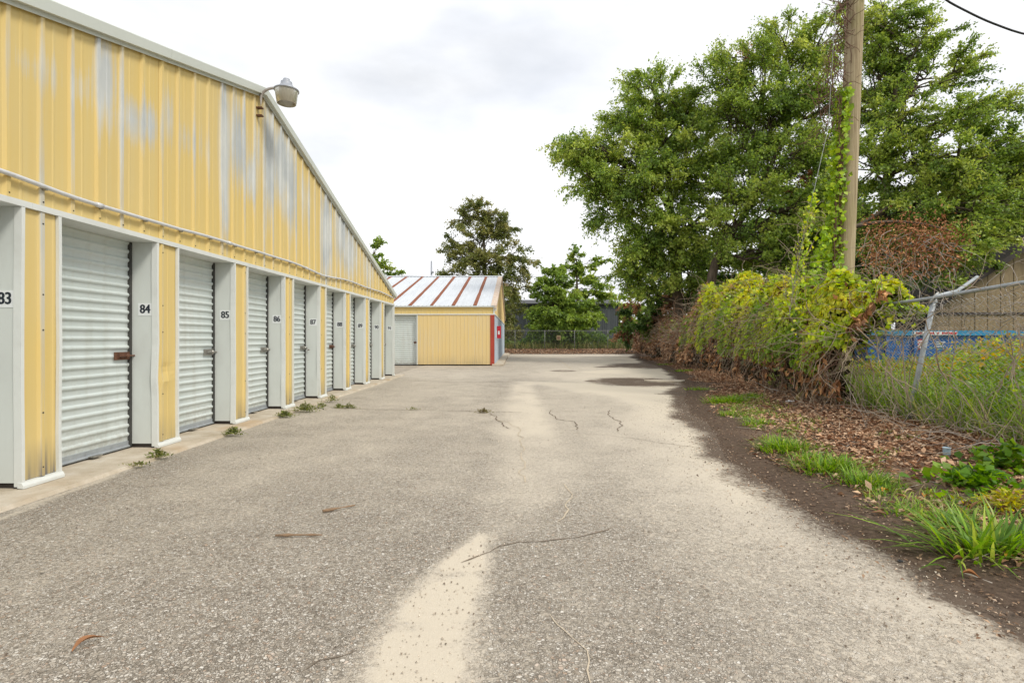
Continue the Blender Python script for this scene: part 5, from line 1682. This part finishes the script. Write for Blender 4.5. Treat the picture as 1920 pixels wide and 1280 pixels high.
# ------------------------------------------------------------------ leaf litter
rng = np.random.default_rng(61)
n = 80000
Y = 2.6 + 32 * rng.random(n) ** 1.9; X = edge_x(Y) + .25 + (fence_x(Y) + .5 - edge_x(Y) - .25) * rng.random(n) ** .7
dens = fbm(X * .9 + 2, Y * .7, 3) + .42 * sstep(.2, 1.1, X - edge_x(Y)) - .08 * (Y < 5)
k = dens > .42 + .36 * rng.random(n)
X, Y = X[k], Y[k]; n = len(X)
nc = 34000
Yc = 2.2 + 14 * rng.random(nc) ** 1.6; Xc = edge_x(Yc) - .75 + (fence_x(Yc) - edge_x(Yc) + .75) * rng.random(nc)
kc = rng.random(nc) < sstep(-.1, .9, Xc - edge_x(Yc)) * .65 + .33 * sstep(-.75, .0, Xc - edge_x(Yc))
Xc, Yc = Xc[kc], Yc[kc]; nc = len(Xc)
Pc = np.stack([Xc, Yc, np.maximum(gz(Xc, Yc), -.002) + .005 + .006 * rng.random(nc)], 1)
Dc = rng.normal(0, 1, (nc, 3)); Dc[:, 2] *= .15; sc = rng.uniform(.010, .035, nc)
crumbs = leaf_soup(Pc, Dc, nrm(rng.normal(0, .3, (nc, 3)) + [0, 0, 1]), sc, sc * .45, palette(nc, [(.07, .04, .025), (.20, .12, .07), (.36, .24, .15), (.50, .38, .27)]), .2)
n2 = 5000
X2 = rng.uniform(-1.5, 11, n2); Y2 = rng.uniform(42.2, 46.6, n2); X = np.concatenate([X, X2]); Y = np.concatenate([Y, Y2]); n = len(X)
P = np.stack([X, Y, gz(X, Y) + .006 + .02 * rng.random(n)], 1)
D = rng.normal(0, 1, (n, 3)); D[:, 2] *= .18
N = nrm(rng.normal(0, .35, (n, 3)) + [0, 0, 1])
sz = (.022 + .075 * rng.random(n) ** 1.6) * (1 + 1.0 * (Y > 30))
tag(add_soup("leaf_litter", [leaf_soup(P, D, N, sz, sz * .48, palette(n, [(.18, .09, .05), (.36, .20, .11), (.52, .33, .20), (.62, .45, .30)]), .3), crumbs], M['dry']),
    "brown fallen leaves covering the verge below the fence", "leaves", kind="stuff")
paths = []
for i in range(170):
    y = 3.0 + 9 * rng.random() ** 1.2; x = float(edge_x(y)) + .4 + rng.random() * (float(fence_x(y)) - float(edge_x(y)))
    a = rng.uniform(0, 6.28); L = rng.uniform(.08, .4)
    q = np.array([[x, y], [x + math.cos(a) * L * .5 + rng.normal(0, .02), y + math.sin(a) * L * .5], [x + math.cos(a) * L, y + math.sin(a) * L]])
    paths.append((np.stack([q[:, 0], q[:, 1], gz(q[:, 0], q[:, 1]) + .014], 1), np.array([.004, .0035, .002])))
V, Q = tubes_np(paths, 4)
o = link(bpy.data.objects.new("twig_litter", np_mesh("twig_litter", V, Q, M['stem_grey'])))
tag(o, "thin grey twigs strewn over the verge soil", "twigs", kind="stuff")


# ------------------------------------------------------------------ grass tufts and low plants
def tuft(name, c, rx, ry, h, n, cols, label, group=None, width=.011, cat="grass", spread=.55):
    global rng
    c = np.array(c, float)
    c[2] = float(gz(c[0], c[1])) if c[0] > edge_x(c[1]) - .3 else c[2]
    P = np.stack([c[0] + rng.normal(0, rx * .45, n), c[1] + rng.normal(0, ry * .45, n), np.full(n, c[2])], 1)
    out = np.stack([(P[:, 0] - c[0]) / rx, (P[:, 1] - c[1]) / ry, np.zeros(n)], 1)
    D = nrm(out * spread + rng.normal(0, .28, (n, 3)) * [1, 1, .2] + [0, 0, .9])
    if c[0] > edge_x(c[1]) - .3: P[:, 2] = gz(P[:, 0], P[:, 1]) - .005
    V, Q, C = blade_soup(P, D, h * rng.uniform(.5, 1.15, n), width * rng.uniform(.7, 1.3, n), palette(n, cols), rng.uniform(.15, .75, n))
    root = thing(name, tuple(c), label, cat, group)
    o = bpy.data.objects.new("blades", np_mesh("blades", V, Q, M['leaf'], C)); link(o, root); o["kind"] = "stuff"
    return root


GRASS = [(.09, .19, .02), (.16, .31, .03), (.25, .42, .04), (.40, .47, .09)]
rng = np.random.default_rng(71)
g_ = "grass tufts along the asphalt edge"
tuft("grass_tuft", pg(1365, 752, .05), .42, .30, .20, 700, GRASS, "largest bright grass tuft in front of the vine thicket", g_, .012)
tuft("grass_tuft", pg(1364, 776, .04), .14, .14, .14, 90, GRASS, "small grass tuft just nearer than the largest tuft", g_)
tuft("grass_tuft", pg(1420, 793, .04), .20, .14, .15, 130, GRASS, "thin grass tuft at the start of the brown leaf bank", g_)
tuft("grass_tuft", pg(1472, 842, .03), .26, .20, .23, 360, GRASS, "bushy grass tuft beside the dark damp soil strip", g_)
tuft("grass_tuft", pg(1558, 880, .03), .28, .20, .22, 420, GRASS, "wide grass tuft in the middle of the near verge", g_)
tuft("grass_tuft", pg(1622, 905, .03), .20, .14, .20, 240, GRASS, "grass tuft with orange leaves at its nearer end", g_)
tuft("grass_tuft", pg(1690, 962, .02), .14, .09, .12, 60, GRASS, "sparse short grass sprigs on damp soil", g_, .008)
tuft("grass_tuft", pg(1860, 1035, .02), .34, .16, .34, 230, GRASS, "tall broad bladed grass tuft nearest the camera on the right", g_, .017, spread=.9)
tuft("grass_tuft", pg(1780, 985, .02), .20, .12, .20, 90, GRASS, "thin leaning grass sprigs left of the tall near tuft", g_, .010, spread=.8)
tuft("grass_tuft", pg(1520, 862, .03), .20, .14, .16, 150, GRASS, "short grass linking the bushy tuft and the wide tuft", g_)
tuft("grass_tuft", pg(1405, 745, .06), .30, .22, .17, 240, GRASS, "loose grass just right of the largest tuft under the vines", g_)
tuft("grass_tuft", pg(1655, 918, .03), .16, .10, .12, 90, GRASS, "low wispy grass beside the amber leaves", g_, .008)
tuft("grass_tuft", pg(1283, 694, .05), .45, .4, .13, 300, GRASS, "low grass patch near the fence post in the vines", g_, .016)
tuft("grass_tuft", pg(1252, 682, .05), .55, .4, .10, 260, GRASS, "farthest low grass patch at the foot of the dry vines", g_, .018)
tuft("grass_tuft", pg(1310, 728, .04), .35, .2, .12, 140, GRASS, "scant grass patch between the far low patches and the largest tuft", g_, .012)


def creeper(name, c, r, n, h, leaf, cols, label, group, cat="weed", wr=.5):
    c = np.array(c, float)
    a = rng.uniform(0, 6.28, n); q = np.abs(rng.normal(0, .5, n))
    P = np.stack([np.cos(a) * q * r[0], np.sin(a) * q * r[1], h * rng.random(n) * np.exp(-q)], 1)
    D = nrm(np.stack([np.cos(a), np.sin(a), .5 + 0 * a], 1) + rng.normal(0, .6, (n, 3)))
    sz = leaf * rng.uniform(.6, 1.3, n)
    L1 = leaf_soup(P, D, nrm(rng.normal(0, .4, (n, 3)) + [0, 0, 1]), sz, sz * wr, palette(n, cols))
    root = thing(name, tuple(c), label, cat, group)
    o = bpy.data.objects.new("leaves", np_mesh("leaves", L1[0] + c, L1[1], M['leaf'], L1[2])); link(o, root); o["kind"] = "stuff"
    return root


WEED = [(.09, .13, .03), (.16, .21, .05), (.26, .30, .07), (.36, .33, .14)]
g_ = "weeds rooted along the concrete apron"
creeper("weed", pg(297, 857, .02), (.13, .07), 260, .09, .030, WEED, "small weed on the apron beneath plate 84", g_)
creeper("weed", pg(260, 872, .02), (.16, .05), 120, .03, .026, WEED + [(.3, .2, .1)], "flat sprawling weed nearest the camera on the apron edge", g_)
creeper("weed", pg(437, 814, .02), (.13, .07), 300, .10, .032, WEED, "tufty weed on the apron beneath plate 85", g_)
creeper("weed", pg(534, 781, .01), (.16, .10), 320, .10, .035, WEED, "low round weed on asphalt before plate 86", g_)
creeper("weed", pg(573, 770, .02), (.24, .14), 520, .14, .038, WEED, "widest weed on the apron between plates 86 and 87", g_)
creeper("weed", pg(602, 763, .02), (.10, .09), 160, .11, .035, WEED, "small weed touching the right end of the widest weed", g_)
creeper("weed", pg(622, 752, .02), (.15, .09), 200, .14, .035, WEED, "upright weed on the apron edge beyond plate 87", g_)
creeper("weed", pg(636, 764, .0), (.13, .09), 180, .07, .035, WEED, "left weed of the pair in the asphalt crack", g_)
creeper("weed", pg(654, 765, .0), (.16, .09), 220, .08, .035, WEED, "right weed of the pair in the asphalt crack", g_)
creeper("weed", pg(906, 773, .0), (.18, .08), 160, .06, .035, [(.16, .13, .05), (.25, .2, .09), (.2, .22, .05)], "dry tan weed in the crack in the middle of the lane", g_)
creeper("weed", pg(775, 768, .0), (.09, .05), 60, .05, .03, WEED, "tiny weed in the crack between the weed pair and the lane centre", g_)
creeper("broadleaf_weed", pg(1835, 912, .06), (.42, .34), 420, .17, .070, [(.06, .16, .015), (.13, .28, .02), (.24, .40, .03)], "low broad leaved green plant beside the blue cup", None, "plant", .9)
creeper("broadleaf_weed", pg(1893, 890, .06), (.35, .40), 380, .30, .075, [(.05, .13, .015), (.11, .24, .02), (.22, .36, .03)], "taller dark green broad leaved plant at the right frame edge", None, "plant", .8)
parts = []
nw = 1500
Yw = 2.8 + 7.5 * rng.random(nw) ** 1.3; Xw = edge_x(Yw) + .45 + np.abs(rng.normal(.45, .5, nw))
kw = fbm(Xw * 1.6 + 8, Yw * 1.3, 3) > .50
Xw, Yw = Xw[kw], Yw[kw]; nw = len(Xw); rp = np.repeat(np.arange(nw), 6)
Pw = np.stack([Xw[rp] + rng.normal(0, .03, nw * 6), Yw[rp] + rng.normal(0, .03, nw * 6), 0 * rp], 1); Pw[:, 2] = gz(Pw[:, 0], Pw[:, 1])
parts.append(blade_soup(Pw, nrm(rng.normal(0, .5, (nw * 6, 3)) + [0, 0, .9]), rng.uniform(.04, .13, nw * 6), rng.uniform(.005, .012, nw * 6), palette(nw * 6, GRASS + [(.45, .38, .20)]), rng.uniform(.2, .8, nw * 6)))
tag(add_soup("low_weeds", parts, M['leaf']), "short grass and weeds sprouting through the leaf litter", "weeds", kind="stuff")
creeper("yellow_weed", pg(1895, 955, .05), (.26, .22), 360, .15, .045, [(.30, .36, .02), (.46, .46, .03), (.55, .45, .04)], "yellow-green weed patch behind the tall near grass tuft", None, "plant", .45)

# ------------------------------------------------------------------ litter and small things
def stick(p0, p1, r, label, mat='rust', bend=.01, cat="stick"):
    a, b = pg(*p0), pg(*p1); a[2] = b[2] = r + .001
    m_ = (a + b) / 2 + [bend, bend, 0]
    P = bez(a, m_, b, 9); P[:, 0] += rng.normal(0, r * .35, 9)
    o = MB().tube(P, r * np.linspace(1, .7, 9) * (1 + .2 * rng.normal(size=9)), 7).build("stick", M[mat], None, True)
    return tag(o, label, cat, "sticks on the asphalt")


M['stick'] = plain('brown_stick_bark', (0.26, 0.17, 0.10), 0.9, var=0.4, scale=30.0, bump=.4)
stick((605, 960), (666, 949), .0085, "thin straight brown stick on the asphalt, farther of the two", 'stick')
stick((516, 1006), (604, 1005), .0085, "longer knotty brown stick lying on the asphalt, nearer of the two", 'stick')
stick((1775, 1055), (1925, 1095), .004, "long pale twig on dark soil at the right edge", 'stem_grey', cat="twig")
stick((1800, 1074), (1860, 1095), .005, "short pale twig beside the long twig at the right edge", 'stem_grey', cat="twig")


def curled_leaf(c, L, W, ang, col, label):
    m = MB(); n = 9
    rows = []
    for i in range(n):
        t = i / (n - 1); w = W * math.sin(math.pi * min(.98, max(.04, t)) ** .8) * .5 + .0008
        x = (t - .5) * L; s = .10 * L * math.sin(t * 4)
        z = .004 + .02 * L / .15 * math.sin(t * 3.1)
        rows.append([(x, s + w, z + w * .9), (x, s, z), (x, s - w, z + w * .9)])
    for a, b in zip(rows[:-1], rows[1:]):
        for j in range(2): m.poly([a[j], b[j], b[j + 1], a[j + 1]])
    o = m.build("fallen_leaf", plain('curled_leaf_%d' % len(bpy.data.materials), col, .8, var=.3, scale=20), None, True)
    o.location = tuple(c); o.rotation_euler = (0, 0, ang)
    return tag(o, label, "leaf", "single fallen leaves")


c = pg(165, 1210); c[2] = .004
curled_leaf(c, .115, .028, R(70), (.30, .14, .06), "long curled brown leaf alone on the asphalt at the lower left")
for (a, b, L, an, col, lb) in ((1660, 923, .07, 20, (.62, .28, .03), "orange leaf at the near end of the verge grass"), (1708, 928, .08, -20, (.50, .34, .22), "pale tan curled leaf on dark soil below the blue cup"),
                               (1772, 1000, .07, -30, (.70, .34, .03), "bright orange leaf under thin grass sprigs"), (1893, 1048, .055, 10, (.72, .36, .03), "round orange leaf below the tall near grass tuft"),
                               (1820, 1078, .07, -40, (.36, .15, .05), "russet curled leaf between the pale twigs"), (1735, 935, .06, 40, (.60, .25, .04), "small amber leaf right of the pale tan leaf"),
                               (1800, 1052, .06, -20, (.30, .12, .05), "dark russet leaf just above the long pale twig")):
    c = pg(a, b, .02); c[2] = float(gz(c[0], c[1])) + .012
    curled_leaf(c, L, L * .5, R(an), col, lb)

c = pg(1775, 864, .06); c[2] = float(gz(c[0], c[1])) + .004
cup = thing("paper_cup", tuple(c), "crumpled pale blue paper cup lying on the leaf litter", "cup")
M['cup'] = plain('pale_blue_print', (.36, .52, .62), .6, var=.35, scale=40)
cm = MB().lathe((0, 0, 0), [(0, .001), (.026, .001), (.028, .03), (.034, .085), (.036, .088), (.032, .085), (.026, .03)], 14)
cm.v = [(x * (1 + .25 * math.sin(z * 60 + y * 40)), y, z) for x, y, z in cm.v]
o = cm.build("wall", M['cup'], cup, True); o.location = tuple(c); o.matrix_parent_inverse = Matrix.Translation(-Vector(c))
rb = MB().lathe((0, 0, .087), [(.0345, -.003), (.038, 0), (.0345, .003)], 14); o = rb.build("rim", M['plate_white'], cup, True)
o.location = tuple(c); o.matrix_parent_inverse = Matrix.Translation(-Vector(c))


def crumple(c, r, mat, label, name="paper_scrap", cat="litter", fl=.5):
    c = np.array(c); c[2] = float(gz(c[0], c[1])) + .004
    m = MB(); k, j = 9, 5
    rr = random.Random(int(c[0] * 1000))
    for a in range(j + 1):
        for b in range(k):
            th = math.pi * a / j; ph = 2 * math.pi * b / k; q = r * rr.uniform(.65, 1.2)
            m.v.append((q * math.sin(th) * math.cos(ph), q * math.sin(th) * math.sin(ph), q * fl * (1 - math.cos(th)) * .5))
    for a in range(j):
        for b in range(k):
            m.f.append((a * k + b, (a + 1) * k + b, (a + 1) * k + (b + 1) % k, a * k + (b + 1) % k)); m.m.append(0)
    o = m.build(name, mat); o.location = tuple(c)
    return tag(o, label, cat, "litter on the verge" if cat == "litter" else None)


crumple(pg(1480, 755, .08), .085, M['plate_white'], "crumpled white paper in brown leaves beside a rotten log end")
crumple(pg(1530, 742, .10), .075, M['plate_white'], "grey-white plastic scrap hanging at the foot of the vines")
crumple(pg(1578, 768, .10), .055, plain('red_wrapper', (.65, .06, .03), .5), "red wrapper scrap in the brown leaves")
crumple(pg(1848, 1008, .03), .05, M['plate_white'], "white paper scrap under the tall near grass tuft")
crumple(pg(1688, 1050, .0), .014, M['dark_trim'], "small black stone at the edge of the damp soil", "stone", "stone", .9)
crumple(pg(1550, 757, .10), .05, M['plate_white'], "tiny pale scrap right of the plastic scrap")
a, b = pg(1495, 752, .1), pg(1515, 738, .1)
a[2] = float(gz(a[0], a[1])) + .05; b[2] = float(gz(b[0], b[1])) + .10
M['rotten'] = plain('rotten_wood', (.36, .28, .10), .95, var=.35, scale=18, bump=.4)
lg = MB().tube(bez(a, (a + b) / 2 + [.02, 0, .02], b + [.06, .05, .02], 7), [.045, .05, .05, .046, .044, .035, .02], 9).build("rotten_log", M['rotten'], None, True)
tag(lg, "short yellowish rotten log stub beside the white paper", "log")
# worn concrete patch on the far right of the lane
pc = pg(1248, 715); cc = MB()
ring = [(pc[0] + .55 * math.cos(t) * (1 + .2 * math.sin(3 * t)), pc[1] + .38 * math.sin(t) * (1 + .2 * math.cos(2 * t)), .03) for t in np.linspace(0, 6.28, 18)[:-1]]
cc.poly(ring)
cc.v += [(x, y, -.03) for x, y, z in ring]
for i in range(17): cc.f.append((i, 17 + i, 17 + (i + 1) % 17, (i + 1) % 17)); cc.m.append(0)
tag(cc.build("concrete_patch", M['concrete']), kind="structure")

# ------------------------------------------------------------------ loose grit on the paving
rng = np.random.default_rng(91)
n = 5200
pa = np.array([pg(a, b)[:2] for a, b in ((790, 1300), (800, 1190), (850, 1090), (890, 1020))])
t = rng.random(420) * 3; i = t.astype(int); f = (t - i)[:, None]
A = pa[i] * (1 - f) + pa[np.minimum(i + 1, 3)] * f + rng.normal(0, 1, (420, 2)) * [.17, .12]
Yb = 1.9 + 9 * rng.random(n) ** 1.5; Xb = edge_x(Yb) - np.abs(rng.normal(.35, .45, n))
Yc = 1.8 + 10 * rng.random(2600) ** 1.4; Xc = -3.6 + 6.0 * rng.random(2600)
Q2 = np.concatenate([A, np.stack([Xb, Yb], 1), np.stack([Xc, Yc], 1)])
n = len(Q2)
P = np.stack([Q2[:, 0], Q2[:, 1], 0.012 * (fbm(Q2[:, 0] * .5, Q2[:, 1] * .5, 2) - .5) - .005], 1)
D = rng.normal(0, 1, (n, 3)); D[:, 2] = 0
sz = .004 + .010 * rng.random(n) ** 2.5
cols = palette(n, [(.16, .12, .09), (.34, .28, .21), (.52, .44, .34), (.66, .58, .48)])
V1, Q1, C1 = leaf_soup(P, D, np.tile([0, 0, 1.0], (n, 1)), sz, sz * .9, cols, .75)
grit = add_soup("loose_grit", [(V1, Q1, C1)], M['dry'])
tag(grit, "loose grit and tiny pebbles scattered over the asphalt", "grit", kind="stuff")
